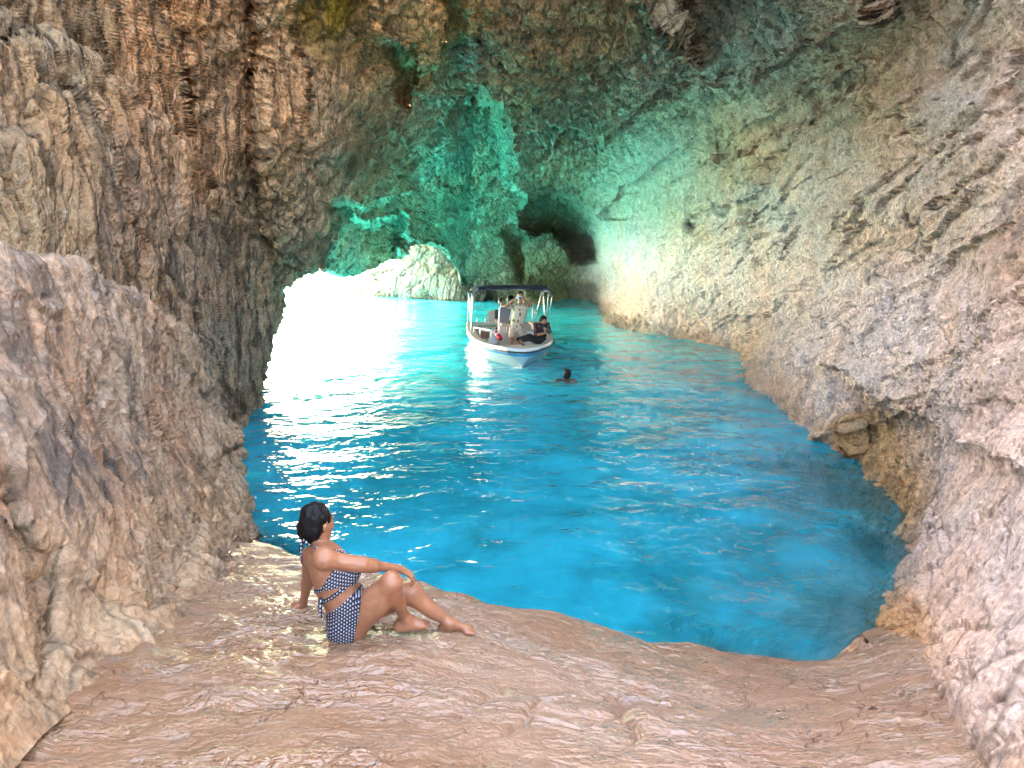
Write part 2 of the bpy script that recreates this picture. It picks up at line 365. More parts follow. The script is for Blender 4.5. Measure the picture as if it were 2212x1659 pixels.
# (u, v, t)
DEP = [(r[0], r[1], r[2]) for r in RIM] + [
    (400, 960, 10.6), (200, 1000, 8.6), (-200, 1100, 6.2), (-900, 1400, 4.1), (430, 800, 11.8), (250, 700, 9.2), (0, 600, 7.2), (-400, 500, 5.4), (-900, 500, 4.0),
    (470, 640, 13.2), (280, 480, 9.6), (0, 330, 7.3), (540, 500, 14.6), (370, 280, 10.8), (0, 100, 7.4), (160, 180, 8.6), (-400, -100, 5.6), (-900, -300, 4.2),
    (640, 420, 15.0), (500, 200, 12.4), (320, 0, 9.9), (0, -400, 7.0), (700, 500, 16.6), (700, 300, 14.2), (610, 0, 11.9), (400, -500, 8.8), (0, -1200, 6.3),
    (800, 420, 19.0), (830, 230, 15.8), (830, 0, 13.2), (760, -600, 9.6), (700, -1300, 8.0), (880, 400, 22), (960, 480, 27), (1010, 330, 20.5), (1020, 200, 17.2), (1020, 0, 14.0),
    (1040, -600, 10), (1050, -1300, 8.2), (1040, 560, 31.5), (1100, 480, 29.5), (1120, 410, 26), (1200, 405, 26.5), (1270, 450, 28), (1200, 560, 32), (1300, 560, 30),
    (1200, 250, 19), (1300, 330, 22.5), (1300, 150, 16.5), (1300, 0, 14), (1450, -600, 9.8), (1500, -1300, 8.3), (1330, 450, 26.5), (1400, 600, 24.5), (1450, 480, 22.5), (1450, 300, 19.2),
    (1500, 120, 15.3), (1560, 0, 13), (1500, 640, 22), (1600, 560, 18.2), (1600, 360, 16.6), (1700, 200, 13.9), (1800, 0, 11.2), (1620, 700, 18.2), (1740, 560, 14.5), (1800, 380, 12.8), (1900, 180, 11), (2050, 0, 9.4), (2300, -300, 7.2), (2700, -700, 6.0),
    (1680, 760, 15.4), (1850, 620, 12.0), (1950, 420, 10.4), (2212, 200, 8.2), (2212, 0, 8.0), (2600, 100, 6.4), (3000, 100, 5.2), (1760, 850, 12.6), (1900, 760, 10.2), (2050, 600, 8.8), (2212, 400, 7.5), (2212, 620, 6.6),
    (1880, 900, 10.2), (2000, 880, 8.3), (2212, 850, 5.7), (3000, 700, 4.4), (1960, 1080, 7.9), (2050, 1050, 6.7), (2212, 1100, 4.7), (1990, 1200, 6.5), (2100, 1250, 5.0), (2212, 1350, 3.7), (3000, 1300, 3.5),
    (1935, 1350, 5.75), (1990, 1450, 4.55), (2060, 1560, 3.62), (2110, 1659, 3.05), (2212, 1600, 2.65), (2212, 1850, 2.5), (3000, 1900, 3.1), (1930, 1560, 5.0), (2000, 1659, 4.2), (2100, 1850, 3.2), (3000, 2600, 2.9), (3000, 3600, 2.8), (2400, 2600, 2.5)]
def shell_uv(n_s, n_r):
    st = np.array([[r[0], r[1], r[4], r[5]] for r in RIM], float)
    # arc parameter: mix of rim and frame-edge lengths
    L = np.hypot(*np.diff(st[:, :2], axis=0).T) + .16 * np.hypot(*np.diff(st[:, 2:], axis=0).T) * 0.8
    s = np.concatenate([[0], np.cumsum(L)]); q = np.linspace(0, s[-1], n_s)
    S = np.stack([np.interp(q, s, st[:, k]) for k in range(4)], 1)
    # soften the outer ring so that lines fan evenly
    ker = np.ones(41) / 41
    for k in (2, 3):
        pad = np.pad(S[:, k], 20, mode='edge'); S[:, k] = np.convolve(pad, ker, 'valid')
    kind = np.interp(q, s, [1.0 if r[3] == 'w' else 0.0 for r in RIM]) > .5
    r = np.linspace(0, 1, n_r) ** 1.25
    U = S[:, None, 0] + (S[:, None, 2] - S[:, None, 0]) * r[None]
    V = S[:, None, 1] + (S[:, None, 3] - S[:, None, 1]) * r[None]
    return U, V, kind
# colour of the stone by place, with some light and shade worked in: (u, v, rgb, flute, bed, crust, pale, rust, sigma)
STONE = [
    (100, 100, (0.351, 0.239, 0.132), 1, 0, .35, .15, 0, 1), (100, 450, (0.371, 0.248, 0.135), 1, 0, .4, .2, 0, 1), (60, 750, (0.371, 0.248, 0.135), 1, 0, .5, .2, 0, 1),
    (350, 80, (0.729, 0.426, 0.224), 1, 0, .15, .25, .2, 1), (420, 300, (0.670, 0.390, 0.210), 1, 0, .3, .2, .3, 1), (250, 480, (0.346, 0.214, 0.124), 1, 0, .5, .25, 0, 1),  # upper left lightened to make up for weak light there
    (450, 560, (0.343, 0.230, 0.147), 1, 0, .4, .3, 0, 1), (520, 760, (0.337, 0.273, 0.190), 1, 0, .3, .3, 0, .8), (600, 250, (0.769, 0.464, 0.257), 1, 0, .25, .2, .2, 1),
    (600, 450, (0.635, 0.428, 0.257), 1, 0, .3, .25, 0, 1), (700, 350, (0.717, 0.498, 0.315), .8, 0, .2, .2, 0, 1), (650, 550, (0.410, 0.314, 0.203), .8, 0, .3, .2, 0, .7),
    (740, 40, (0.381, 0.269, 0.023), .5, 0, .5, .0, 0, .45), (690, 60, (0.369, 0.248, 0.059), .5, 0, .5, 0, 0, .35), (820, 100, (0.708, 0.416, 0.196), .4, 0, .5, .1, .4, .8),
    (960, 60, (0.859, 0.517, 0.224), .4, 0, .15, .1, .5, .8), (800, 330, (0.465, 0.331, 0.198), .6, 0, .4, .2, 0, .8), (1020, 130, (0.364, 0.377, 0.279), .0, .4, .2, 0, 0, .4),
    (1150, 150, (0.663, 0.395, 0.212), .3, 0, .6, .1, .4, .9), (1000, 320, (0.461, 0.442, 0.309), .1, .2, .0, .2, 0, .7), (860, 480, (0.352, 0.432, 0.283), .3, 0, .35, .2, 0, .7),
    (1000, 480, (0.350, 0.450, 0.299), .3, 0, .35, .3, 0, .8), (1180, 600, (0.339, 0.378, 0.203), .8, 0, .35, .3, 0, .6), (1060, 620, (0.357, 0.394, 0.251), .8, 0, .35, .3, 0, .6), (1200, 480, (0.101, 0.125, 0.064), .5, 0, .6, 0, 0, .5),  # green from algae and painted turquoise glow; last entry darkens the hollow as shade
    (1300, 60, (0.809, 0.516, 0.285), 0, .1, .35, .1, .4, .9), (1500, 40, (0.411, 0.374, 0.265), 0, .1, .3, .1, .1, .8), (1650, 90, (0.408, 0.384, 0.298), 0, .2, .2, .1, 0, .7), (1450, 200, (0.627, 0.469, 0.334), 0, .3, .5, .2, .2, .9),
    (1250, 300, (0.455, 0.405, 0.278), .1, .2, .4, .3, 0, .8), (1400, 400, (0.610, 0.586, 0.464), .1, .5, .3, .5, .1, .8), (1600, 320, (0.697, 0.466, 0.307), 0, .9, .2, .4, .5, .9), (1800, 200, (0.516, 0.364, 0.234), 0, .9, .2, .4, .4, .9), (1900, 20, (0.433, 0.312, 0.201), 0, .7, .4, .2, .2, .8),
    (1650, 480, (0.740, 0.620, 0.530), 0, 1, .15, .5, .4, 1), (1350, 600, (0.780, 0.710, 0.660), .4, .5, .1, .7, .1, .8), (1450, 690, (0.800, 0.730, 0.680), .3, .5, .1, .8, .1, .8), (2100, 150, (0.540, 0.418, 0.332), 0, 1, .15, .6, .1, 1),  # foot of the right wall lightened to stand for light from the opening
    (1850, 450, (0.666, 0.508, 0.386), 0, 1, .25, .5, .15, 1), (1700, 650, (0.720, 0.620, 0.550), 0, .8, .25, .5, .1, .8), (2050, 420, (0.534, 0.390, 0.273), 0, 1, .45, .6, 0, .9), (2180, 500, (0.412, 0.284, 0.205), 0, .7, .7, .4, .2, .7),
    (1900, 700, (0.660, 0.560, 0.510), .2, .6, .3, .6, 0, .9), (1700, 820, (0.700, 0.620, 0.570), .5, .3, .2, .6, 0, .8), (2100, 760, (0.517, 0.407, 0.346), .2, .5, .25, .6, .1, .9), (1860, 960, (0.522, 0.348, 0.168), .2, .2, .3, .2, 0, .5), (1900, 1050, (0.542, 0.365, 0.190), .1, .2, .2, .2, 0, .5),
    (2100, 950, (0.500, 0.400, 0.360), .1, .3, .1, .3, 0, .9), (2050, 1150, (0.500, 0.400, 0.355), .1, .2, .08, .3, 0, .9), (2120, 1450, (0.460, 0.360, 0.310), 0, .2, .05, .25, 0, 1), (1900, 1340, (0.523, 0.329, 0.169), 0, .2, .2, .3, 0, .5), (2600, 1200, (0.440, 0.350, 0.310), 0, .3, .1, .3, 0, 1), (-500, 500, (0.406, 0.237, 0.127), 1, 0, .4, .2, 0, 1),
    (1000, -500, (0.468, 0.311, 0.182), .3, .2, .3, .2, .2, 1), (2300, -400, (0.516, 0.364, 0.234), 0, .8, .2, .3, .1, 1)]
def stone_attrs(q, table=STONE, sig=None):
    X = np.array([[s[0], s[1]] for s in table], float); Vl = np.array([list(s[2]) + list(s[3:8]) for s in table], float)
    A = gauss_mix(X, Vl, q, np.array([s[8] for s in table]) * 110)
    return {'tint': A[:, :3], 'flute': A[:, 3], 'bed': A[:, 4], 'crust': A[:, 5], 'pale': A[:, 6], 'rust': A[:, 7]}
CARVE = [  # polygon, push away (m, + = deeper), softness px
    ([(1128, 490), (1132, 462), (1150, 436), (1190, 424), (1238, 440), (1266, 475), (1286, 530), (1284, 560), (1240, 560), (1205, 500), (1160, 505)], 3.2, 11),
    ([(1100, 510), (1180, 500), (1290, 520), (1288, 670), (1180, 660), (1120, 600)], 1.6, 16),
    ([(888, 400), (905, 350), (985, 285), (1000, 232), (1040, 225), (1075, 245), (1090, 330), (1097, 398), (1000, 408)], .8, 16),
    ([(716, 450), (742, 428), (765, 470), (800, 500), (872, 470), (868, 545), (800, 640), (700, 640), (712, 520)], 2.2, 9),
    ([(700, 625), (715, 450), (745, 430), (790, 450), (868, 430), (888, 360), (985, 288), (1000, 232), (1075, 240), (1092, 400), (1130, 430), (1135, 640), (1000, 720)], 1.7, 6),
    ([(1080, 235), (1110, 385), (1180, 350), (1240, 300), (1310, 322), (1390, 250), (1480, 212), (1500, 100), (1300, -150), (1000, -150), (1005, 200)], -1.1, 6),
    ([(1490, 216), (1600, 200), (1760, 116), (1900, 40), (1960, -250), (1450, -250), (1440, 60)], -.9, 6),
    ([(790, -150), (800, 90), (870, 112), (900, 172), (960, 150), (975, 80), (990, -150)], -.9, 6),
    ([(556, -80), (560, 330), (600, 640), (700, 600), (712, 450), (640, 330), (650, -80)], -.6, 7),
    ([(1778, 800), (1815, 810), (1850, 845), (1866, 900), (1864, 935), (1845, 938), (1832, 880), (1805, 840)], .3, 8),
    ([(1870, 922), (1985, 920), (1994, 1030), (1930, 1095), (1895, 1110), (1840, 1050), (1800, 985), (1760, 950), (1800, 930)], .35, 12),
    ([(1595, 775), (1640, 742), (1700, 690), (1850, 622), (2060, 500), (2350, 300), (2600, 1200), (1900, 900), (1760, 800), (1650, 800)], -.35, 22),
    ([(-300, 150), (60, 90), (180, 120), (292, 245), (352, 285), (402, 322), (440, 400), (520, 470), (560, 560), (600, 700), (500, 1000), (-300, 900)], -.45, 9),
    ([(-100, 330), (60, 300), (65, 215), (150, 200), (200, 260), (250, 500), (420, 700), (300, 900), (-100, 900)], -.25, 8),
    ([(372, 80), (392, 70), (420, 200), (416, 310), (398, 300), (385, 200)], .8, 8),
    ([(546, 20), (556, 30), (560, 330), (548, 330)], .5, 7),
    ([(865, 110), (892, 105), (896, 180), (880, 240), (862, 190)], .9, 7),
    ([(1300, 470), (1345, 420), (1450, 350), (1560, 300), (1560, 320), (1450, 385), (1350, 470)], .45, 8),
    ([(1530, 330), (1700, 240), (1860, 150), (1860, 166), (1700, 262), (1540, 352)], .35, 7),
    ([(1480, 480), (1600, 440), (1640, 420), (1640, 436), (1600, 460), (1480, 498)], .35, 6),
]
N_S, N_R = 1200, 600
U, V, wk = shell_uv(N_S, N_R)
Q = np.stack([U.ravel(), V.ravel()], 1)
D = np.array(DEP, float)
mod = tps_fit(D[:, :2] / 1000, 1 / D[:, 2], lam=2e-5)
inv = tps_eval(mod, Q / 1000)[:, 0]
T = 1 / np.clip(inv, 1 / 36, 1 / 1.0)
wob = np.stack([pn(np.stack([Q[:, 0] / 38, Q[:, 1] / 38, np.zeros(len(Q))], 1)), pn(np.stack([Q[:, 0] / 38, Q[:, 1] / 38, np.full(len(Q), 5.5)], 1))], 1) * 16
for poly, dt, soft in CARVE:
    sd = poly_sd(poly, Q + wob)
    T += dt * sstep(.5 - sd / (2 * soft))
Pw = W(Q[:, 0], Q[:, 1], T).reshape(N_S, N_R, 3)
for poly, g_, soft in [([(955, 130), (985, 70), (1040, 85), (1080, 140), (1075, 185), (1000, 195)], .55, 8), ([(1260, 20), (1340, 10), (1370, 60), (1330, 110), (1260, 90)], .5, 8), ([(1500, 130), (1600, 60), (1700, 0), (1850, -80), (1900, 30), (1760, 110), (1600, 190), (1520, 210)], .8, 8),
                       ([(888, 400), (905, 350), (985, 285), (1000, 232), (1040, 225), (1075, 245), (1090, 330), (1097, 398), (1000, 408)], 1.1, 7), ([(1290, 250), (1400, 200), (1480, 240), (1430, 330), (1320, 370)], .8, 10), ([(1180, 330), (1260, 320), (1290, 400), (1200, 395)], .8, 8), ([(1070, 445), (1110, 430), (1120, 500), (1060, 520)], .6, 8), ([(760, 330), (860, 290), (880, 380), (800, 430)], .8, 10)]:
    pv = np.array(poly, float)[:, 1]; sd = poly_sd(poly, Q + wob * .6)        # slabs whose undersides look down at the water
    T += g_ * np.clip((Q[:, 1] - pv.mean()) / (pv.max() - pv.min()) * 2, -1.1, 1.1) * sstep(.5 - sd / (2 * soft))
# broken faces: each block of rock has its own plane and steps against its neighbours
_aw = stone_attrs(Q); _wf, _wb = _aw['flute'], _aw['bed']; _wc = np.clip(1 - _wf - _wb, 0, 1)
_P = W(Q[:, 0], Q[:, 1], T); _P = _P + np.stack([pn(_P * .9 + o_) for o_ in (0, 30, 60)], 1) * .5 + np.stack([pn(_P * 3.1 + o_) for o_ in (9, 39, 69)], 1) * .14
_sx = _wc + .55 * _wb + 1.1 * _wf; _sz = 1.0 * _wc + 1.5 * _wb + .38 * _wf
_q = np.stack([_P[:, 0] * _sx, _P[:, 1] * _sx, (_P[:, 2] + .24 * _P[:, 1] * _wb) * _sz], 1).astype(np.float32)
_vis = np.where((Q[:, 0] > -150) & (Q[:, 0] < 2350) & (Q[:, 1] > -150) & (Q[:, 1] < 1400))[0]
_amp = np.clip(np.linalg.norm(W(Q[:, 0], Q[:, 1], T) - np.array([0, 0, CAMH]), axis=1) / 16, .12, 1.3) * (2.1 * _wc + .8 * _wb + .75 * _wf) * sstep((np.linspace(0, 1, N_R) ** 1.25)[None].repeat(N_S, 0).ravel() / .05)
_amp *= 1 - .75 * sstep((Q[:, 0] - 1900) / 150) * sstep((Q[:, 1] - 850) / 120)
for ns_, of_, tl_ in ((320, .17, .22), (1500, .07, .20)):
    sd_ = _q[_rng.choice(_vis, ns_, replace=False)]; off = _rng.normal(0, of_, ns_); tlt = _rng.normal(0, tl_, (ns_, 3)); s2 = (sd_ ** 2).sum(1); idx_ = np.empty(len(_q), int)
    for a_ in range(0, len(_q), 20000): idx_[a_:a_ + 20000] = np.argmin(s2[None] - 2 * _q[a_:a_ + 20000] @ sd_.T, 1)
    T += _amp * np.clip(off[idx_] + ((_q - sd_[idx_]) * tlt[idx_]).sum(1), -.45, .45)
def qr(pts): return [(1106 + x / 2, y / 2) for x, y in pts]
def ql(pts): return [(x / 2, y / 2) for x, y in pts]
CRACKS = [(qr([(1060, 700), (1150, 640), (1250, 600), (1400, 545)]), .45, 5), (qr([(840, 810), (1020, 780), (1130, 740), (1310, 650)]), .3, 4), (qr([(430, 1090), (580, 1020), (720, 930)]), .6, 5), (qr([(480, 880), (620, 780), (780, 640), (1060, 480), (1200, 420)]), .5, 7),
          (qr([(630, 1200), (840, 1080), (1020, 900)]), .4, 4), (qr([(980, 380), (1250, 230), (1500, 130)]), .5, 5), (qr([(1240, 1150), (1500, 1060), (1700, 950), (1980, 740), (2212, 560)]), .3, 6), (qr([(1130, 770), (1390, 650)]), .25, 4), (qr([(860, 780), (1000, 700)]), .3, 4),
          (qr([(1500, 470), (1700, 380), (1850, 300)]), .3, 5), (qr([(1330, 780), (1500, 700), (1600, 690)]), .2, 4), (qr([(1600, 250), (1700, 90), (1760, 60)]), .35, 7), (qr([(1560, 1160), (1570, 1250), (1540, 1330)]), .2, 4), (qr([(1780, 960), (1860, 1150), (1700, 1330)]), .25, 6), (qr([(2010, 900), (1960, 1050), (2100, 1200)]), .2, 5),
          (qr([(1000, 560), (1050, 900), (1060, 1150), (1010, 1300)]), .3, 5), (qr([(820, 740), (830, 900), (880, 1000)]), .25, 4), (qr([(380, 1250), (620, 1150), (820, 1110)]), .3, 4), (qr([(150, 60), (260, 160), (300, 300)]), .5, 5), (qr([(560, 180), (760, 190), (860, 110)]), .5, 5), (qr([(640, 440), (760, 380), (850, 420), (960, 400)]), .4, 5),
          (ql([(830, 200), (835, 420), (870, 640), (880, 740)]), .5, 4), (ql([(760, 430), (770, 620)]), .35, 4), (ql([(210, 270), (210, 400), (120, 640), (85, 720)]), .25, 4), (ql([(400, 560), (430, 900), (440, 1140)]), .3, 4), (ql([(380, 90), (400, 150), (520, 190), (560, 260)]), .4, 5), (ql([(1090, 420), (1080, 780)]), .5, 4),
          (ql([(1240, 380), (1210, 700), (1150, 900)]), .4, 4), (ql([(560, 1210), (620, 1080)]), .3, 4), (ql([(800, 1400), (900, 1290)]), .3, 4), (ql([(1320, 430), (1330, 700)]), .4, 4), (ql([(700, 20), (720, 250), (700, 500)]), .3, 4), (ql([(930, 120), (960, 420), (950, 600)]), .35, 4), (ql([(1560, 180), (1600, 300), (1640, 420)]), .5, 5), (ql([(1920, 60), (1930, 250), (1780, 320)]), .5, 6), (ql([(1420, 900), (1430, 1020), (1400, 1130)]), .6, 5), (ql([(1760, 700), (1770, 850), (1730, 1040)]), .6, 5)]
bbw = Q + wob * .5
for pl, dt, wd in CRACKS:
    pw = np.asarray(pl, float)
    selm = (Q[:, 0] > pw[:, 0].min() - 60) & (Q[:, 0] < pw[:, 0].max() + 60) & (Q[:, 1] > pw[:, 1].min() - 60) & (Q[:, 1] < pw[:, 1].max() + 60)
    q_ = bbw[selm]; dd = np.full(len(q_), 1e9); sgn = np.zeros(len(q_))
    for a, b in zip(pw[:-1], pw[1:]):
        e = b - a; wv_ = q_ - a; hh = np.clip((wv_ @ e) / (e @ e), 0, 1); dn = np.linalg.norm(wv_ - hh[:, None] * e, axis=1)
        c_ = (e[0] * wv_[:, 1] - e[1] * wv_[:, 0]) / np.linalg.norm(e); m_s = dn < dd; sgn[m_s] = c_[m_s]; dd = np.minimum(dd, dn)
    # a dark groove and, on one side, a lip that juts out and dies away
    T[selm] += dt * np.exp(-(dd / wd) ** 2) - .35 * dt * np.exp(-np.clip(-sgn - wd, 0, None) / 26) * (sgn < -wd) * np.exp(-(dd / 45) ** 2)
# waterline columns run on straight down; the free edge of the arch turns back to give it thickness
ctr = np.array([-2.0, 14.0, 0.0])
rows = []
rim = Pw[:, 0]; outd = rim - ctr; outd[:, 2] = 0; outd /= np.linalg.norm(outd, axis=1)[:, None]
for d in (3.5, 2.0, 1.0, .5, .2):
    back = W(U[:, 0] + (U[:, 4] - U[:, 0]) * (.5 + 1.6 * d), V[:, 0] + (V[:, 4] - V[:, 0]) * (.5 + 1.6 * d), T.reshape(N_S, N_R)[:, 0] + .9 * d)
    down = rim - np.array([0, 0, 1.0]) * d + outd * d * .25
    kk = np.convolve(np.pad(wk.astype(float), 6, mode='edge'), np.ones(13) / 13, 'valid')[:, None]
    rows.append(down * kk + back * (1 - kk))
# the walls run on past the camera on both sides; above the roof the cliff face goes up
ou = U[:, -1]; side = sstep((np.abs(ou - 1050) - 900) / 900)[:, None]
edir = side * np.stack([np.sign(ou - 1050) * .30, -1.0 * np.ones(N_S), .06 * np.ones(N_S)], 1) + (1 - side) * np.array([0, -.2, 1.0])
ext = []
for d in np.linspace(.12, 1, 22) ** 1.6 * 8:
    p_ = Pw[:, -1] + edir * d * (.45 + .55 * side); p_ = p_ + np.stack([pn(p_ * .5 + o_) for o_ in (3, 23, 43)], 1) * .5 * min(d, 1); ext.append(p_)
Pfull = np.concatenate([np.stack(rows, 1), Pw, np.stack(ext, 1)], 1)
NR2 = Pfull.shape[1]
UVf = np.concatenate([np.repeat(np.stack([U[:, :1], V[:, :1]], 2), 5, 1), np.stack([U, V], 2), np.repeat(np.stack([U[:, -1:], V[:, -1:]], 2), 22, 1)], 1).reshape(-1, 2)
VV = Pfull.reshape(-1, 3)

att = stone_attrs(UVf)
dist = np.linalg.norm(VV - np.array([0, 0, CAMH]), axis=1)
att['rough'] = np.clip(dist / 9, .35, 1.25) * (1 - .45 * sstep((UVf[:, 0] - 1900) / 150) * sstep((UVf[:, 1] - 850) / 120))
rock = rock_material('limestone')
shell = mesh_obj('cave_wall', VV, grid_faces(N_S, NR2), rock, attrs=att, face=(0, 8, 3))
tag(shell, 'limestone vault and side walls of the sea cave', None, None, 'structure')

# ------------------------------------------------------------------ near left rock mass in front of the wall
RIDGE = [(-900, 420, 3.4), (-300, 480, 4.1), (0, 556, 4.8), (60, 572, 5.0), (150, 592, 5.6), (250, 640, 6.5), (330, 680, 7.2), (385, 718, 7.8), (430, 790, 8.3), (455, 850, 8.7), (500, 935, 9.2), (503, 985, 9.1), (505, 1060, 8.6), (522, 1140, 8.1), (530, 1180, 7.8)]
BASE = [(-900, 1900, 1.6), (-300, 1700, 2.3), (0, 1560, 3.02), (60, 1500, 3.35), (150, 1440, 3.75), (300, 1372, 4.35), (370, 1300, 5.0), (430, 1232, 5.7), (450, 1225, 5.9), (480, 1205, 6.4), (490, 1190, 6.8), (500, 1182, 7.1), (514, 1174, 7.5), (524, 1168, 7.8), (532, 1186, 7.7)]
MID = [(50, 900, 4.2), (200, 900, 5.5), (330, 900, 7.0), (420, 950, 7.9), (450, 1080, 7.4), (300, 1100, 5.6), (120, 1150, 4.0), (380, 1150, 6.1), (200, 1300, 4.35), (60, 1350, 3.5), (-300, 1100, 2.9)]
A = np.array(RIDGE + BASE[:-1] + MID, float)
modA = tps_fit(A[:, :2] / 1000, 1 / A[:, 2], lam=2e-5)
nA, mA = 620, 420
rd = np.array(RIDGE, float); bs = np.array(BASE, float)
L = np.hypot(*np.diff(rd[:, :2], axis=0).T) * .6 + np.hypot(*np.diff(bs[:, :2], axis=0).T) * .5 + 8
s = np.concatenate([[0], np.cumsum(L)]); q = np.linspace(0, s[-1], nA)
ru, rv = np.interp(q, s, rd[:, 0]), np.interp(q, s, rd[:, 1]); bu, bvv = np.interp(q, s, bs[:, 0]), np.interp(q, s, bs[:, 1])
rr = np.linspace(0, 1.12, mA)
UA = ru[:, None] + (bu - ru)[:, None] * rr; VA = rv[:, None] + (bvv - rv)[:, None] * rr
QA = np.stack([UA.ravel(), VA.ravel()], 1)
TA = 1 / np.clip(tps_eval(modA, QA / 1000)[:, 0], 1 / 12, 1 / 1.2)
for poly, dt, soft in [([(60, 1400), (50, 1250), (110, 1180), (120, 1290), (110, 1400), (75, 1500)], .25, 14),
                       ([(300, 560), (360, 720), (440, 860), (447, 1100), (380, 1300), (300, 1365), (330, 1100), (300, 900)], .18, 16),
                       ([(430, 1000), (520, 940), (600, 1200), (430, 1240), (436, 1100)], .3, 10),
                       ([(0, 1010), (40, 1120), (90, 1190), (60, 1230), (-60, 1100)], .15, 12),
                       ([(190, 560), (215, 620), (225, 760), (180, 900), (160, 880), (190, 740), (180, 640)], .14, 12)]:
    TA += dt * sstep(.5 - poly_sd(poly, QA) / (2 * soft))
PA = W(QA[:, 0], QA[:, 1], TA).reshape(nA, mA, 3)
top = PA[:, 0]
outA = []
for d in (3.2, 1.8, 1.0, .5, .22, .08):
    k = (1 - np.exp(-2.2 * d))
    p = top + np.stack([-.75 * d * np.ones(nA), .55 * d * np.ones(nA), -.10 * d * np.ones(nA) - .12 * d * d], 1)
    outA.append(p)
PA2 = np.concatenate([np.stack(outA, 1), PA], 1)
UVA = np.concatenate([np.repeat(np.stack([UA[:, :1], VA[:, :1]], 2), 6, 1), np.stack([UA, VA], 2)], 1).reshape(-1, 2)
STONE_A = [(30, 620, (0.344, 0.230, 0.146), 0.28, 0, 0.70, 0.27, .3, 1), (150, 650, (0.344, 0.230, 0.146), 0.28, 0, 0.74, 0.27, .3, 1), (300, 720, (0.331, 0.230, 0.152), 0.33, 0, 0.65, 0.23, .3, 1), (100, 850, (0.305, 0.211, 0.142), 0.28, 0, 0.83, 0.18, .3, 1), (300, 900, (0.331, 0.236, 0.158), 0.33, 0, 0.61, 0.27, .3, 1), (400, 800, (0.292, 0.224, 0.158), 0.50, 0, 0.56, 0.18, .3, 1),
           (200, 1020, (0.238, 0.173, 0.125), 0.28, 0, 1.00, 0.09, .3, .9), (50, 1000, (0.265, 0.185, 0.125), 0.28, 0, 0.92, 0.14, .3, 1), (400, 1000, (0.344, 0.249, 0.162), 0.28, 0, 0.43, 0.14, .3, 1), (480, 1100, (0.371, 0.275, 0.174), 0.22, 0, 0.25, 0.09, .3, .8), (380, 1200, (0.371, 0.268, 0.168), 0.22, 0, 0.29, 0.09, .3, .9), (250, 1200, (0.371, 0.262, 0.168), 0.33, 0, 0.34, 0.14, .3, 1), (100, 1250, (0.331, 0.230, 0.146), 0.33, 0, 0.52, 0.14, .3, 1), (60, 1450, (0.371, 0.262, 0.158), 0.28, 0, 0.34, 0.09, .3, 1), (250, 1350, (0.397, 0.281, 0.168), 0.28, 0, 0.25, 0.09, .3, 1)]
_m = PA2.shape[1]; pre = []                                  # the mass rounds off beside the camera and meets the wall
for d in np.linspace(1, .06, 26) ** 1.5 * 4.5:
    p_ = PA2[0] + np.array([-.85, -.25 * math.exp(-d) - .25, 0]) * d; pre.append(p_ + np.stack([pn(p_ * .8 + o_) for o_ in (3, 23, 43)], 1) * .35 * min(d, 1))
PA2 = np.concatenate([np.stack(pre, 0), PA2], 0); UVA = np.concatenate([np.tile(UVA[:_m], (26, 1)), UVA]); nA += 26
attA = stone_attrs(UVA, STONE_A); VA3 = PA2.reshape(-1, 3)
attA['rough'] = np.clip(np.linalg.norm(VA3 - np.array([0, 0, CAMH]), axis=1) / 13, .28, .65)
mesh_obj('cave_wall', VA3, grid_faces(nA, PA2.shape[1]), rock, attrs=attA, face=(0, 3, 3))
tag(bpy.data.objects['cave_wall.001'], 'rounded limestone mass on the near left', None, None, 'structure')

# ------------------------------------------------------------------ floor shelf and the bed of the pool (one height field)
LIP = [(530, 1150, .05), (560, 1158, .10), (640, 1182, .30), (720, 1205, .45), (800, 1220, .52), (900, 1241, .58), (985, 1268, .55), (1060, 1290, .5), (1150, 1292, .46), (1200, 1297, .45), (1250, 1320, .42), (1340, 1343, .38), (1400, 1368, .34), (1480, 1375, .30), (1560, 1392, .26), (1640, 1405, .2), (1700, 1422, .14), (1750, 1418, .1), (1800, 1402, .08), (1850, 1385, .08)]
lipw = np.array([WZ(u, v, z) for u, v, z in LIP])
FL = [tuple(p) for p in lipw] + [tuple(WZ(u, v, z)) for u, v, z in [
    (745, 1368, .95), (890, 1364, .915), (1020, 1366, .84), (650, 1316, .90), (500, 1240, .62), (430, 1232, .75), (300, 1372, 1.02), (60, 1500, 1.18), (-300, 1659, 1.3), (300, 1659, 1.30), (700, 1500, 1.10), (1106, 1659, 1.2), (1106, 1450, .88), (800, 1300, .82), (900, 1300, .74), (1000, 1320, .72), (1200, 1380, .62),
    (1400, 1500, .72), (1600, 1500, .50), (1500, 1659, 1.08), (1800, 1500, .45), (1930, 1400, .38), (2000, 1560, .8), (2100, 1659, 1.0), (1850, 1600, .8), (2400, 1659, 1.2)]] + [(-4, 0, 1.9), (0, 0, 1.66), (4, 0, 1.6), (-4, -4, 2.3), (4, -4, 2.2), (0, -3, 2.1), (0, 1.6, 1.42), (-3.5, 4, 1.1), (-4, 7, .6), (4, 4, .8)]
FL = np.array(FL)
fm = tps_fit(FL[:, :2], FL[:, 2], lam=.012)
gx = np.linspace(-8, 8.5, 760); gy = np.concatenate([np.linspace(-7, 1.5, 60)[:-1], np.linspace(1.5, 9.5, 560)[:-1], np.linspace(9.5, 15, 130)])
GX, GY = np.meshgrid(gx, gy, indexing='ij'); G = np.stack([GX.ravel(), GY.ravel()], 1)
zf = tps_eval(fm, G)[:, 0]
WATERP = [tuple(p[:2]) for p in lipw] + [tuple(WZ(u, v, 0)[:2]) for u, v in [(1866, 1285), (1922, 1200), (1900, 1105), (1840, 1045), (1760, 962)]] + [(8.6, 12), (9, 16), (-9, 16), (-9, 9.2), (-3.6, 9.0)]
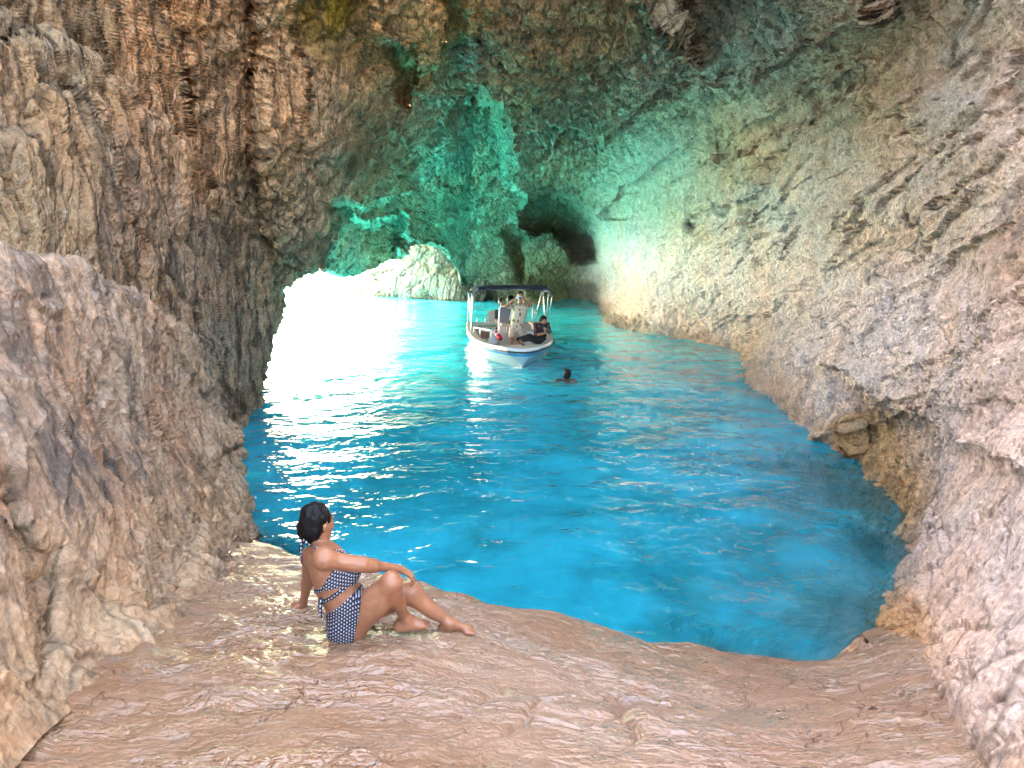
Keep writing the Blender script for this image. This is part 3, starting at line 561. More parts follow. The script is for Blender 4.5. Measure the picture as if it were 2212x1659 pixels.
sdw = poly_sd(WATERP, G + np.stack([pn(np.stack([G[:, 0] * 1.6, G[:, 1] * 1.6, G[:, 0] * 0], 1)), pn(np.stack([G[:, 0] * 1.6, G[:, 1] * 1.6, G[:, 0] * 0 + 7], 1))], 1) * .16)
inw = np.clip(-sdw, 0, None)
shal = sstep((G[:, 0] - .9) / 1.5) * sstep((13 - G[:, 1]) / 4)      # the shallow corner on the right
bed = -inw * (2.6 * (1 - shal) + .30 * shal) - .45 * (1 - np.exp(-inw * 6)) * (1 - .6 * shal)
bed = np.maximum(bed, -5.5)
rockb = .16 * fbm(np.stack([G[:, 0] * 1.5, G[:, 1] * 1.5, G[:, 0] * 0 + 3], 1), 4) * np.clip(inw, 0, 1)
lipround = -.10 * np.exp(-np.clip(sdw, 0, None) / .12) * (sdw > -.3)
und = .05 * fbm(np.stack([G[:, 0] * .9, G[:, 1] * 1.5, G[:, 0] * 0 + 11], 1), 3) * sstep((sdw - .05) / .6)
# keep the rock under the seated woman level
for cx, cy, rad in ((-1.0, 4.13, .45), (-.6, 4.25, .35)):
    und *= 1 - np.exp(-((G[:, 0] - cx) ** 2 + (G[:, 1] - cy) ** 2) / rad ** 2)
zz = np.where(sdw < 0, np.minimum(zf * np.exp(-inw * 5), .6) + bed + rockb, zf + und) + lipround
# worn gutters in the foreground (u,v polylines)
for pl, dep_, wd in [([(1085, 1480), (1060, 1530), (1000, 1590), (975, 1640)], .05, .05), ([(1175, 1500), (1160, 1560), (1125, 1620), (1110, 1665)], .07, .05), ([(1350, 1440), (1345, 1510), (1370, 1580), (1362, 1650)], .09, .07), ([(1640, 1480), (1560, 1540), (1500, 1570)], .03, .05), ([(850, 1380), (875, 1420)], .02, .02)]:
    pw = np.array([WZ(u, v, .95)[:2] for u, v in pl])
    dd = np.full(len(G), 9.0); Gj = G + np.stack([pn(np.stack([G[:, 0] * 7, G[:, 1] * 7, G[:, 0] * 0 + k0], 1)) for k0 in (2.5, 6.5)], 1) * .09
    for a, b in zip(pw[:-1], pw[1:]):
        e = b - a; wv_ = Gj - a; hh = np.clip((wv_ @ e) / (e @ e), 0, 1); dd = np.minimum(dd, np.linalg.norm(wv_ - hh[:, None] * e, axis=1))
    zz -= dep_ * .6 * np.exp(-(dd / (wd * .45)) ** 2)
ZF = zz.reshape(GX.shape)
def floor_z(x, y):
    i = np.clip(np.searchsorted(gx, x) - 1, 0, len(gx) - 2); j = np.clip(np.searchsorted(gy, y) - 1, 0, len(gy) - 2)
    return float(ZF[i, j])
ftint = gauss_mix([(-2.2, 3), (-1, 3), (0, 3), (1.2, 3.4), (2.2, 4.5), (-1.5, 6), (.5, 5.3), (2, 5.4)], [(0.301, 0.165, 0.084), (0.319, 0.192, 0.109), (0.328, 0.205, 0.130), (0.328, 0.205, 0.133), (0.346, 0.222, 0.151), (0.337, 0.218, 0.133), (0.291, 0.174, 0.104), (0.274, 0.165, 0.096)], G, 1.2)
fl = mesh_obj('cave_floor', np.stack([G[:, 0], G[:, 1], zz], 1), grid_faces(len(gx), len(gy)), floor_material(), attrs={'tint': ftint, 'rough': np.ones(len(G))}, face=(0, 5, 500))
# face orientation upwards
tag(fl, 'wet pinkish limestone shelf running down into the pool', None, None, 'structure')

# deeper sea bed further out
sb = mesh_obj('seabed', [(-400, 14, -7), (400, 14, -7), (400, 900, -30), (-400, 900, -30)], [(0, 1, 2, 3)], simple('sand', (.55, .5, .4), .9, var=.2, vs=.5))
tag(sb, 'pale sea bed', None, None, 'structure')

# ------------------------------------------------------------------ water
def spaced(lo, hi, a, b, d, g=1.09):
    core = list(np.arange(a, b + d / 2, d)); x = core[-1]; st = d
    while x < hi: st *= g; x += st; core.append(min(x, hi))
    x = core[0]; st = d; pre = []
    while x > lo: st *= g; x -= st; pre.append(max(x, lo))
    return np.array(pre[::-1] + core)
wx = spaced(-1500, 1500, -9, 8.5, .06); wy = spaced(5.2, 3000, 5.2, 13, .05, 1.02) 
wy = wy[wy >= 5.2 - 1e-6]
XX, YY = np.meshgrid(wx, wy, indexing='ij'); Gw = np.stack([XX.ravel(), YY.ravel()], 1)
nz3 = lambda f, o: pn(np.stack([Gw[:, 0] * f * .8 + Gw[:, 1] * .1, Gw[:, 1] * f, np.full(len(Gw), o)], 1))
fade = np.exp(-np.clip(np.abs(Gw[:, 0]) - 25, 0, None) / 15) * np.exp(-np.clip(Gw[:, 1] - 60, 0, None) / 20)
zw = (.05 * nz3(.45, 1.3) + .038 * nz3(1.1, 4.4) + .016 * nz3(2.4, 8.8)) * fade
sw_ = WZ(1225, 822, 0); rs_ = np.hypot((Gw[:, 0] - sw_[0] + .15) * .7, Gw[:, 1] - sw_[1])
zw += .022 * np.sin(rs_ * 17) * np.exp(-rs_ / .55) * (rs_ > .12)
rb_ = np.hypot((Gw[:, 0] - .2), (Gw[:, 1] - 20.2) * .42); zw += .014 * np.sin(rb_ * 13) * np.exp(-np.clip(rb_ - .9, 0, 9) / .45)
near = (Gw[:, 0] > -8) & (Gw[:, 0] < 8.5) & (Gw[:, 1] < 15)
bz = np.full(len(Gw), -6.0)
ii = np.clip(np.searchsorted(gx, Gw[:, 0]) - 1, 0, len(gx) - 2); jj = np.clip(np.searchsorted(gy, Gw[:, 1]) - 1, 0, len(gy) - 2)
bz[near] = ZF[ii[near], jj[near]]
shw = np.zeros(len(Gw)); shw[near] = shal.reshape(GX.shape)[ii[near], jj[near]]
iw_ = np.full(len(Gw), 9.0); iw_[near] = inw.reshape(GX.shape)[ii[near], jj[near]]
depth = np.maximum(np.clip((-bz - .05) / 1.2, 0, 1) * (1 - shw), np.clip(iw_ / 1.7, 0, 1) ** .7 * sstep(shw * 3)); depth = np.where(near, depth, 1)
depth = np.where(bz > 0, 0, depth)
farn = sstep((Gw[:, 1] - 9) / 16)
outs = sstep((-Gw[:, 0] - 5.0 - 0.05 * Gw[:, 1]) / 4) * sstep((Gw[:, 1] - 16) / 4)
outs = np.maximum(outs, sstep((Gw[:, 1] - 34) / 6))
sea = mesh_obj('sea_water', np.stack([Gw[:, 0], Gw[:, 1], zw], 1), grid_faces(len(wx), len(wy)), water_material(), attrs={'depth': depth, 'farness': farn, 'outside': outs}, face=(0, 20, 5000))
tag(sea, 'vivid turquoise and blue sea water filling the cave', None, None, 'structure')

# ------------------------------------------------------------------ rocks outside the opening
def strip_rock(name, topl, basel, n, m, tint, label, rough=.6, depth_back=6.0, pale=.6, crust=.15):
    tp = np.array(topl, float); bp_ = np.array(basel, float)
    s_ = np.linspace(0, 1, len(tp)); q_ = np.linspace(0, 1, n)
    Tp = np.stack([np.interp(q_, s_, tp[:, k]) for k in range(3)], 1); Bp = np.stack([np.interp(q_, np.linspace(0, 1, len(bp_)), bp_[:, k]) for k in range(3)], 1)
    a = W(Tp[:, 0], Tp[:, 1], Tp[:, 2]); b = W(Bp[:, 0], Bp[:, 1], Bp[:, 2]); b[:, 2] = -1.0
    rws = [a + np.array([-1.0, depth_back, -1.2]), a + np.array([-.4, depth_back * .5, .1]), a + np.array([-.1, depth_back * .2, .1])]
    f = np.linspace(0, 1, m)
    body = a[:, None] * (1 - f)[None, :, None] + b[:, None] * f[None, :, None]
    body[:, :, 1] -= (np.sin(f * math.pi) * .8)[None]
    Pq = np.concatenate([np.stack(rws, 1), body], 1); N = Pq.shape[1]; vv = Pq.reshape(-1, 3)
    vv = vv + np.stack([fbm(vv * .5, 3), fbm(vv * .5 + 20, 3), fbm(vv * .5 + 40, 3)], 1) * .5
    o = np.ones(len(vv))
    return tag(mesh_obj(name, vv, grid_faces(n, N), rock, face=(0, 5, 3), attrs={'tint': np.tile(tint, (len(vv), 1)), 'flute': o * .9, 'bed': o * 0, 'crust': o * crust, 'pale': o * pale, 'rust': o * .05, 'rough': o * rough}), label, None, None, 'structure')
strip_rock('sea_cliff', [(770, 600, 40), (800, 588, 39), (850, 575, 38), (870, 545, 37), (900, 535, 36.5), (940, 534, 36), (960, 560, 35.5), (985, 580, 35), (1010, 600, 35), (1050, 600, 35)],
           [(780, 636, 38), (830, 640, 37), (900, 645, 36), (1000, 650, 35), (1050, 652, 35)], 300, 120, (.20, .19, .14), 'pale sunlit cliff foot outside the opening')
strip_rock('sea_cliff', [(672, 590, 56), (700, 588, 55), (730, 598, 54), (770, 606, 53), (800, 612, 52)], [(690, 604, 56), (740, 610, 54), (800, 618, 52)], 140, 60, (.16, .12, .055), 'low ochre rocks far out beyond the opening', .5)
th_, ph_ = np.meshgrid(np.linspace(0, 2 * math.pi, 160), np.linspace(.02, math.pi - .02, 90), indexing='ij')  # added unseen slab: shades the cliff foot and cuts sun on the water
ev = np.stack([np.cos(th_) * np.sin(ph_) * 9.5 - 2.5, np.sin(th_) * np.sin(ph_) * 11 + 40, np.cos(ph_) * 4.2 + 8.0], -1).reshape(-1, 3)
ev = ev + np.stack([fbm(ev * .3, 3), fbm(ev * .3 + 20, 3), fbm(ev * .3 + 40, 3)], 1) * 1.2
o1 = np.ones(len(ev))
fe_ = grid_faces(160, 90)
cc_ = ev[fe_].mean(1) - np.array([-1.5, 40, 8.0]); nn_ = np.cross(ev[fe_[:, 1]] - ev[fe_[:, 0]], ev[fe_[:, 3]] - ev[fe_[:, 0]])
if (cc_ * nn_).sum() < 0: fe_ = np.ascontiguousarray(fe_[:, ::-1])
tag(mesh_obj('shade_overhang', ev, fe_, rock, attrs={'tint': np.tile((.5, .44, .34), (len(ev), 1)), 'flute': o1 * .5, 'bed': o1 * 0, 'crust': o1 * .3, 'pale': o1 * .3, 'rust': o1 * 0, 'rough': o1}), 'unseen rock roof added over the far side of the opening to keep the sun off', None, None, 'structure')
strip_rock('sea_cliff', [(800, 470, 50), (840, 380, 49), (900, 300, 48), (1000, 300, 47), (1100, 300, 46)], [(800, 628, 48), (1000, 632, 46), (1100, 635, 45)], 160, 120, (.46, .40, .31), 'high cliff added out of view behind the cove to block the bright sky', 1.2)  # added to keep bright sky out of the water's reflections
#PEOPLE#
# ------------------------------------------------------------------ bodies: smooth unions of tapered forms, skinned as one surface
def unit(v): v = np.asarray(v, float); return v / (np.linalg.norm(v) + 1e-12)
class Blob:
    """signed distance field on a voxel grid; every added form melts into the ones before it"""
    def __init__(s, lo, hi, h):
        s.h = h; s.lo = np.asarray(lo, float); s.n = np.ceil((np.asarray(hi) - s.lo) / h).astype(int) + 1
        s.ax = [s.lo[k] + h * np.arange(s.n[k]) for k in range(3)]
        s.d = np.full(tuple(s.n), .5)
    def _box(s, lo, hi):
        a = np.clip(np.floor((lo - s.lo) / s.h).astype(int), 0, s.n); b = np.clip(np.ceil((hi - s.lo) / s.h).astype(int) + 1, 0, s.n)
        return tuple(slice(a[k], b[k]) for k in range(3))
    def pts(s, sl=None):
        sl = sl or (slice(None),) * 3
        return np.stack(np.meshgrid(*[s.ax[k][sl[k]] for k in range(3)], indexing='ij'), -1)
    def add(s, f, lo, hi, k=.02, sub=False):
        m = k + 2.5 * s.h
        sl = s._box(np.asarray(lo) - m, np.asarray(hi) + m)
        if any(q.stop <= q.start for q in sl): return
        a = s.d[sl]; b = f(s.pts(sl))
        if sub: s.d[sl] = np.maximum(a, -b); return
        e = np.clip(.5 + .5 * (b - a) / k, 0, 1)
        s.d[sl] = b * (1 - e) + a * e - k * e * (1 - e)
    def cap(s, a, b, r0, r1=None, k=.02, flat=None, sub=False):
        a = np.asarray(a, float); b = np.asarray(b, float); r1 = r0 if r1 is None else r1; ab = b - a; L2 = max(ab @ ab, 1e-9); rm = max(r0, r1)
        def f(P):
            q = P - a
            hh = np.clip((q @ ab) / L2, 0, 1)
            q = q - hh[..., None] * ab
            if flat is not None:
                n = unit(flat[0]); q = q + ((flat[1] - 1) * (q @ n))[..., None] * n
            return np.linalg.norm(q, axis=-1) - (r0 + (r1 - r0) * hh)
        s.add(f, np.minimum(a, b) - rm, np.maximum(a, b) + rm, k, sub)
    def ell(s, c, rad, axes=None, k=.02, sub=False):
        c = np.asarray(c, float); rad = np.asarray(rad, float); M = np.eye(3) if axes is None else np.array([unit(x) for x in axes])
        def f(P):
            q = (P - c) @ M.T
            k0 = np.linalg.norm(q / rad, axis=-1); k1 = np.linalg.norm(q / rad ** 2, axis=-1)
            return k0 * (k0 - 1) / np.maximum(k1, 1e-6)
        s.add(f, c - rad.max(), c + rad.max(), k, sub)
    def mesh(s, d=None):
        d = s.d if d is None else d
        g = d < 0; n = d.shape; nc = tuple(x - 1 for x in n)
        cs = [g[i:n[0] - 1 + i, j:n[1] - 1 + j, k_:n[2] - 1 + k_] for i in (0, 1) for j in (0, 1) for k_ in (0, 1)]
        act = ~(np.logical_and.reduce(cs) | ~np.logical_or.reduce(cs))
        idx = np.full(nc, -1); I = np.argwhere(act); idx[act] = np.arange(len(I))
        acc = np.zeros((len(I), 3)); cnt = np.zeros(len(I))
        cor = [(i, j, k_) for i in (0, 1) for j in (0, 1) for k_ in (0, 1)]
        val = {c: d[I[:, 0] + c[0], I[:, 1] + c[1], I[:, 2] + c[2]] for c in cor}
        for c in cor:
            for a in range(3):
                if c[a] == 0:
                    e = list(c); e[a] = 1; e = tuple(e); x = (val[c] < 0) != (val[e] < 0)
                    tt = val[c] / np.where(x, val[c] - val[e], 1); p = np.tile(np.array(c, float), (len(I), 1)); p[:, a] += tt
                    acc[x] += p[x]; cnt[x] += 1
        V = s.lo + s.h * (I + acc / np.maximum(cnt, 1)[:, None])
        Fs = []
        for a in range(3):
            b, c = (a + 1) % 3, (a + 2) % 3
            sl0 = [slice(None)] * 3; sl1 = [slice(None)] * 3; sl0[a] = slice(0, -1); sl1[a] = slice(1, None)
            x = g[tuple(sl0)] != g[tuple(sl1)]; E = np.argwhere(x)
            E = E[(E[:, b] > 0) & (E[:, c] > 0) & (E[:, b] < nc[b]) & (E[:, c] < nc[c])]
            if not len(E): continue
            inside = g[E[:, 0], E[:, 1], E[:, 2]]
            def at(db, dc):
                q = E.copy(); q[:, b] -= db; q[:, c] -= dc; return idx[q[:, 0], q[:, 1], q[:, 2]]
            qd = np.stack([at(1, 1), at(0, 1), at(0, 0), at(1, 0)], 1); qd[~inside] = qd[~inside][:, ::-1]
            Fs.append(qd)
        Fq = np.concatenate(Fs); Fq = Fq[(Fq >= 0).all(1)]
        # two rounds of gentle smoothing
        e = np.concatenate([Fq[:, [0, 1]], Fq[:, [1, 2]], Fq[:, [2, 3]], Fq[:, [3, 0]]]); 
        for _ in range(2):
            S = np.zeros_like(V); K = np.zeros(len(V))
            for ax in range(3): S[:, ax] = np.bincount(e[:, 0], V[e[:, 1], ax], len(V)) + np.bincount(e[:, 1], V[e[:, 0], ax], len(V))
            K = np.bincount(e[:, 0], minlength=len(V)) + np.bincount(e[:, 1], minlength=len(V))
            V = V * .5 + .5 * S / np.maximum(K, 1)[:, None]
        return V, Fq
def add_blob(name, B, mat, parent, d=None, loc=(0, 0, 0)):
    V, Fq = B.mesh(d)
    return mesh_obj(name, V - np.asarray(loc), Fq, mat, parent)

def add_hand(B, wr, dr, pn_, thumb_side, s=1.0, curl=.3, spread=.10, k=.006):
    """wr wrist, dr direction of the palm, pn_ direction the palm faces, thumb_side direction of the thumb"""
    dr = unit(dr); pn_ = unit(np.asarray(pn_) - dr * (np.asarray(pn_) @ dr)); sd = unit(np.cross(dr, pn_)); 
    if sd @ np.asarray(thumb_side) < 0: sd = -sd
    wr = np.asarray(wr, float)
    B.cap(wr, wr + dr * .03 * s, .023 * s, .026 * s, .012, (pn_, 1.35))
    for i in range(4):                                   # palm rays
        o = (1.5 - i) * .019 * s
        B.cap(wr + dr * .015 * s + sd * o * .55, wr + dr * (.088 - (.006 if i == 3 else 0)) * s + sd * o, .0135 * s, .0115 * s, .010)
    B.cap(wr + dr * .02 * s + sd * .018 * s, wr + dr * .055 * s + sd * .03 * s + pn_ * .008 * s, .015 * s, .012 * s, .010)
    ln = [(.040, .025, .019), (.045, .029, .020), (.042, .027, .020), (.033, .020, .017)]
    for i in range(4):
        o = (1.5 - i) * .019 * s; p = wr + dr * (.086 - (.006 if i == 3 else 0)) * s + sd * o
        a = curl * (.55 + .12 * i); d_ = unit(dr + sd * (1.5 - i) * spread); r = .0092 * s * (.86 if i == 3 else 1)
        for j, l in enumerate(ln[i]):
            dd = d_ * math.cos(a) + pn_ * math.sin(a); q = p + dd * l * s
            B.cap(p, q, r, r * .93, k if j else .008); p = q; a += curl * (1.25 if j == 0 else .8); r *= .93
    p = wr + dr * .030 * s + sd * .026 * s; d_ = unit(dr * .62 + sd * .72 + pn_ * (.15 + .5 * min(curl, 1)))
    q = p + d_ * .036 * s; B.cap(p, q, .0125 * s, .0105 * s, .010); d_ = unit(d_ + dr * .45 + pn_ * .3 * curl); B.cap(q, q + d_ * .028 * s, .0104 * s, .0088 * s, k)

def strands(paths, r):
    V_, F_ = [], []; o_ = 0
    for p_ in paths:
        k = len(p_)
        for i, q_ in enumerate(p_):
            rr_ = r * (1 - .7 * i / (k - 1))
            for a in range(4): V_.append(np.asarray(q_) + rr_ * np.array([math.cos(a * math.pi / 2), math.sin(a * math.pi / 2), 0]))
        for i in range(k - 1):
            for a in range(4): F_.append((o_ + i * 4 + a, o_ + i * 4 + (a + 1) % 4, o_ + i * 4 + 4 + (a + 1) % 4, o_ + i * 4 + 4 + a))
        o_ += k * 4
    return np.array(V_), F_
def add_head(B, c, fwd, up=(0, 0, 1), s=1.0, h=.0, face=True):
    """head 0.225 m tall around c: skull, jaw, nose, lips, ears, brow and eye hollows"""
    fwd = unit(fwd); up = unit(np.asarray(up, float) - fwd * (fwd @ np.asarray(up, float))); sd = np.cross(fwd, up); c = np.asarray(c, float)
    P = lambda x, y, z: c + (sd * x + fwd * y + up * z) * s
    ax = (sd, fwd, up)
    B.ell(P(0, -.012, .025), np.array([.074, .092, .084]) * s, ax, .01)
    B.ell(P(0, .018, -.035), np.array([.056, .066, .072]) * s, ax, .03)
    B.ell(P(0, .045, -.085), np.array([.028, .028, .024]) * s, ax, .025)
    if face:
        for q in (-1, 1):
            B.ell(P(.031 * q, .084, .005), np.array([.016, .012, .011]) * s, ax, .004, sub=True)
            B.ell(P(.031 * q, .072, .004), np.array([.0135, .0135, .011]) * s, ax, .004)
            B.ell(P(.036 * q, .058, -.028), np.array([.02, .02, .02]) * s, ax, .02)
            B.ell(P(.075 * q, -.008, -.008), np.array([.010, .020, .032]) * s, ax, .006)
        B.cap(P(0, .080, .008), P(0, .100, -.026), .009 * s, .0125 * s, .010)
        B.ell(P(0, .083, .022), np.array([.045, .012, .010]) * s, ax, .012)
        B.ell(P(0, .080, -.054), np.array([.023, .012, .006]) * s, ax, .006); B.ell(P(0, .078, -.064), np.array([.020, .012, .007]) * s, ax, .006)

def add_foot(B, an, toe, s=1.0, up=(0, 0, 1), inner=None):
    """an ankle joint, toe the tip of the toes: heel, arch, ball and five toes"""
    an = np.asarray(an, float); toe = np.asarray(toe, float); up = np.asarray(up, float)
    sole = toe - up * .0; d = toe - an; d = unit(d - up * (d @ up)); sd = unit(np.cross(d, up))
    if inner is not None and sd @ np.asarray(inner) < 0: sd = -sd
    heel = an - d * .035 * s - up * .045 * s
    fw = unit(toe - heel)
    ball = toe - fw * .055 * s + up * .012 * s
    B.ell(heel + up * .004, np.array([.030, .034, .032]) * s, (sd, fw, up), .03)
    B.cap(an, heel + fw * .03 * s, .032 * s, .028 * s, .03)
    B.cap(an + fw * .01 * s, ball - sd * .01 * s + up * .008 * s, .033 * s, .021 * s, .035)
    B.cap(heel + sd * -.012 * s, ball - sd * .022 * s, .024 * s, .017 * s, .03)
    B.cap(ball - sd * .026 * s, ball + sd * .024 * s, .0165 * s, .020 * s, .02)
    for i, (o, l, r) in enumerate(((.027, .048, .0125), (.009, .046, .0092), (-.006, .041, .0088), (-.019, .034, .0085), (-.031, .026, .0082))):
        b0 = ball + sd * o * s + fw * .004 * s; q = b0 + fw * l * .55 * s + up * .004; B.cap(b0, q, r * s, r * s, .008); B.cap(q, b0 + fw * l * s - up * .003, r * s, r * .92 * s, .004)

SKIN = simple('skin', (.31, .125, .062), .36, spec=.5, var=.14, vs=22, sss=.04, bump=.0015)
SKIN_TAN = simple('tanned_skin', (.36, .17, .10), .5, spec=.4, var=.05, vs=12)
HAIR = simple('black_hair', (.004, .003, .003), .5, spec=.2, var=.2, vs=60, bump=.01)
def hound_material():
    m = NT('checked_cloth'); P = m.pos()
    P = m.scale(P, 1, 1, 1, (0, R(-28), R(20)))
    x, y, z = [m.n('ShaderNodeSeparateXYZ', ins={0: P}).outputs[k] for k in range(3)]
    q = 2 * math.pi / .026
    zz_ = m.math('FRACT', m.math('DIVIDE', z, .019)); row = m.math('FLOOR', m.math('DIVIDE', z, .019))
    xx = m.math('FRACT', m.math('ADD', m.math('DIVIDE', m.math('ADD', x, m.math('MULTIPLY', y, .6)), .019), m.math('MULTIPLY', row, .5)))
    ax_ = m.math('ABSOLUTE', m.math('SUBTRACT', xx, .5)); az = m.math('SUBTRACT', zz_, .15)
    f = m.math('SUBTRACT', m.math('MULTIPLY', az, .48), ax_)      # little pale triangles in rows
    on = m.math('MULTIPLY', m.math('GREATER_THAN', f, .02), m.math('LESS_THAN', zz_, .86))
    c = m.mix(on, (.008, .008, .016), (.46, .44, .50))
    return m.done(m.n('ShaderNodeBsdfPrincipled', ins={'Base Color': c, 'Roughness': .75}).outputs[0])
HOUND = hound_material()

# ------------------------------------------------------------------ the woman on the shelf
def CW(X, Y, t): return W(576 + X * .2232, 1042.3 + Y * .2232, t)      # from a close view of her
def build_woman():
    org = np.array([-1.0, 4.15, floor_z(-1.0, 4.12)])
    root = empty('person', tuple(org)); tag(root, 'woman in a black and white checked two-piece sitting on the rock shelf', 'person')
    up = np.array([0, 0, 1.0])
    f = unit([.86, .50, 0]); rs = unit([.50, -.86, 0])       # chest direction, her right (towards the camera)
    fp = unit([.97, .25, 0]); rp = unit([.25, -.97, 0])
    pel = CW(778, 1298, 4.53); wai = CW(705, 1085, 4.45); rib = CW(625, 900, 4.42); che = CW(560, 760, 4.41); nb = CW(480, 640, 4.40); hd = CW(500, 375, 4.38)
    B = Blob((-1.62, 3.62, .72), (-.12, 4.72, 1.92), .0072)
    ta = unit(rib - pel)
    # torso
    B.ell(pel + up * .005, (.160, .106, .112), (rp, fp, up), .03)
    for q in (-1, 1): B.ell(pel + rp * .082 * q - fp * .028 - up * .040, (.088, .084, .092), (rp, fp, up), .04)
    B.ell(wai, (.132, .092, .13), (rs, f, ta), .05)
    B.ell(rib, (.142, .102, .15), (rs, f, ta), .05)
    B.ell(che, (.150, .088, .10), (rs, f, ta), .05)
    B.ell(wai + f * .062 - ta * .02, (.10, .065, .085), (rs, f, ta), .04)      # soft belly
    shR = CW(560, 735, 4.24); shL = CW(415, 715, 4.56)
    B.cap(che + ta * .05 - rs * .02, shR - rs * .03, .058, .052, .04); B.cap(che + ta * .05 + rs * .02, shL + rs * .03, .058, .050, .04)
    B.cap(nb - ta * .03, shR, .045, .040, .05); B.cap(nb - ta * .03, shL, .045, .040, .05)
    brR = rib + f * .088 + rs * .072 + ta * .035; brL = rib + f * .088 - rs * .072 + ta * .035
    for b_ in (brR, brL): B.ell(b_, (.066, .066, .066), None, .03)
    # shoulder blade and the hollow of the spine
    B.ell(che - f * .055 + rs * .07, (.05, .03, .07), (rs, f, ta), .04)
    B.cap(che - f * .108, wai - f * .103, .014, .014, .03, sub=False) if False else None
    dt = B.d.copy()
    # thighs join the hips (kept with the torso for the briefs)
    hipR = pel + rp * .088 + fp * .03; hipL = pel - rp * .088 + fp * .03
    knR = CW(1205, 965, 4.28); anR = CW(1335, 1318, 4.585); toR = CW(1578, 1392, 4.64)
    knL = CW(1395, 1055, 4.64); anL = CW(1765, 1360, 4.72); toL = CW(2018, 1452, 4.745)
    zc = np.array([hipR, hipL])
    def leg(hp, kn, an, side):
        mid = (hp + kn) / 2
        B.cap(hp, kn, .098, .056, .05); B.ell(mid - up * .012, (.085, .15, .082), (np.cross(unit(kn - hp), up), unit(kn - hp), unit(np.cross(np.cross(unit(kn - hp), up), unit(kn - hp)))), .05)
        B.ell(kn, (.054, .056, .054), None, .03)
        sh = unit(an - kn); back = unit(np.cross(sh, np.cross(sh, unit(hp - kn)))) * -1
        if back @ (hp - kn) < 0: back = -back
        B.cap(kn + sh * .02, an, .050, .030, .03)
        B.cap(kn + sh * .06 + back * .018, kn + sh * .20 + back * .014, .046, .036, .04)
    leg(hipR, knR, anR, 1); leg(hipL, knL, anL, -1)
    dlow = B.d.copy()
    add_foot(B, anR, toR, .98, inner=(0, .9, .2)); add_foot(B, anL, toL, .95, up=(.1, -.25, 1), inner=(0, -1, 0))
    # neck and head, looking away over the water
    B.cap(nb - ta * .02, CW(500, 520, 4.38), .050, .044, .03)
    hf = unit([.62, .78, -.03]); 
    add_head(B, hd - up * .01, hf, unit([-.05, .0, 1]), .98)
    # near arm laid along to the knee
    elR = CW(925, 792, 4.33); wrR = CW(1290, 835, 4.50)
    B.cap(shR, elR, .047, .036, .04); B.ell(shR - up * .004, (.052, .052, .05), None, .03); B.cap(shR * .45 + elR * .55 - up * .008, elR, .039, .034, .03)
    B.cap(elR, wrR, .036, .0235, .03); B.ell(elR * .75 + wrR * .25, (.040, .040, .037), None, .03)
    add_hand(B, wrR, CW(1400, 893, 4.54) - wrR, (-.25, .12, -1), (-.1, 1, .1), .98, curl=.60, spread=.05)
    # far arm propped behind her
    elL = CW(395, 965, 4.76); wrL = CW(352, 1180, 4.86); wrL[2] = floor_z(wrL[0], wrL[1]) + .048
    B.cap(shL, elL, .045, .034, .04); B.cap(elL, wrL, .034, .0235, .03)
    hz = floor_z(*(CW(300, 1215, 4.9)[:2]))
    add_hand(B, wrL, (-.9, .12, -.22), (0, 0, -1), (.3, -1, 0), .96, curl=-.10, spread=.16)
    body = add_blob('body', B, SKIN, root, loc=org)
    # clothing grown from the same body
    P = B.pts()
    def plane(p, n): return (P - np.asarray(p)) @ unit(n)
    low = np.minimum(dlow, dt)
    wa = plane(CW(735, 1172, 4.45), (-.64, .1, .77))
    legc = plane(CW(893, 1300, 4.3), (.97, .22, -.18))
    fr = np.minimum(legc, np.linalg.norm(P - (pel + fp * .1 + up * .1), axis=-1) - .105)
    brief = np.maximum.reduce([low - .0065, wa - .018, legc])
    brief = np.minimum(brief, np.maximum.reduce([dt - .0065, wa - .018, plane(pel + fp * .16, (1, .2, .1))]))
    add_blob('swim_shorts', B, HOUND, root, brief, org)
    tor = dt - .0062
    nbv = unit([-.57, .05, .82])
    b1 = CW(640, 955, 4.33); w1 = .012 + np.clip((P - b1) @ unit([.82, .0, .57]) + .06, 0, .12) * .42
    band1 = np.maximum(tor, np.abs((P - b1) @ nbv) - w1)
    b2 = CW(690, 1062, 4.33); band2 = np.maximum(tor, np.abs((P - b2) @ nbv) - .014)
    lowb = band2
    cup = np.minimum(np.linalg.norm(P - brR, axis=-1), np.linalg.norm(P - brL, axis=-1)) - .082
    cup = np.maximum(np.maximum(tor, cup), -plane(rib, f) + .01)
    add_blob('bikini_top', B, HOUND, root, np.minimum(np.minimum(band1, cup), lowb), org)
    S = Blob((-1.5, 3.7, .95), (-.7, 4.6, 1.8), .0065)
    S.cap(CW(372, 575, 4.30), CW(455, 622, 4.27), .0065, None, .004); S.cap(CW(455, 622, 4.27), CW(560, 645, 4.26), .0065, None, .004); S.cap(CW(560, 645, 4.26), CW(700, 655, 4.36), .0065, None, .004); S.cap(CW(700, 655, 4.36), brR + f * .04 + up * .05, .008, .014, .004)
    S.cap(CW(352, 545, 4.34), CW(330, 650, 4.33), .010, .012, .004); S.cap(CW(330, 650, 4.33), CW(342, 775, 4.33), .010, .006, .004); S.cap(CW(372, 575, 4.30), CW(352, 545, 4.34), .010, None, .004)
    add_blob('neck_strap', S, HOUND, root, None, org)
    S = Blob((-1.5, 3.7, .85), (-.9, 4.6, 1.4), .0065)
    S.cap(CW(525, 1130, 4.34), CW(518, 1230, 4.32), .010, .014, .006, ((1, -1, 0), 1.7)); S.cap(CW(518, 1230, 4.32), CW(540, 1330, 4.32), .014, .006, .006, ((1, -1, 0), 1.7)); S.cap(CW(525, 1130, 4.34), CW(505, 1200, 4.36), .012, .010, .004)
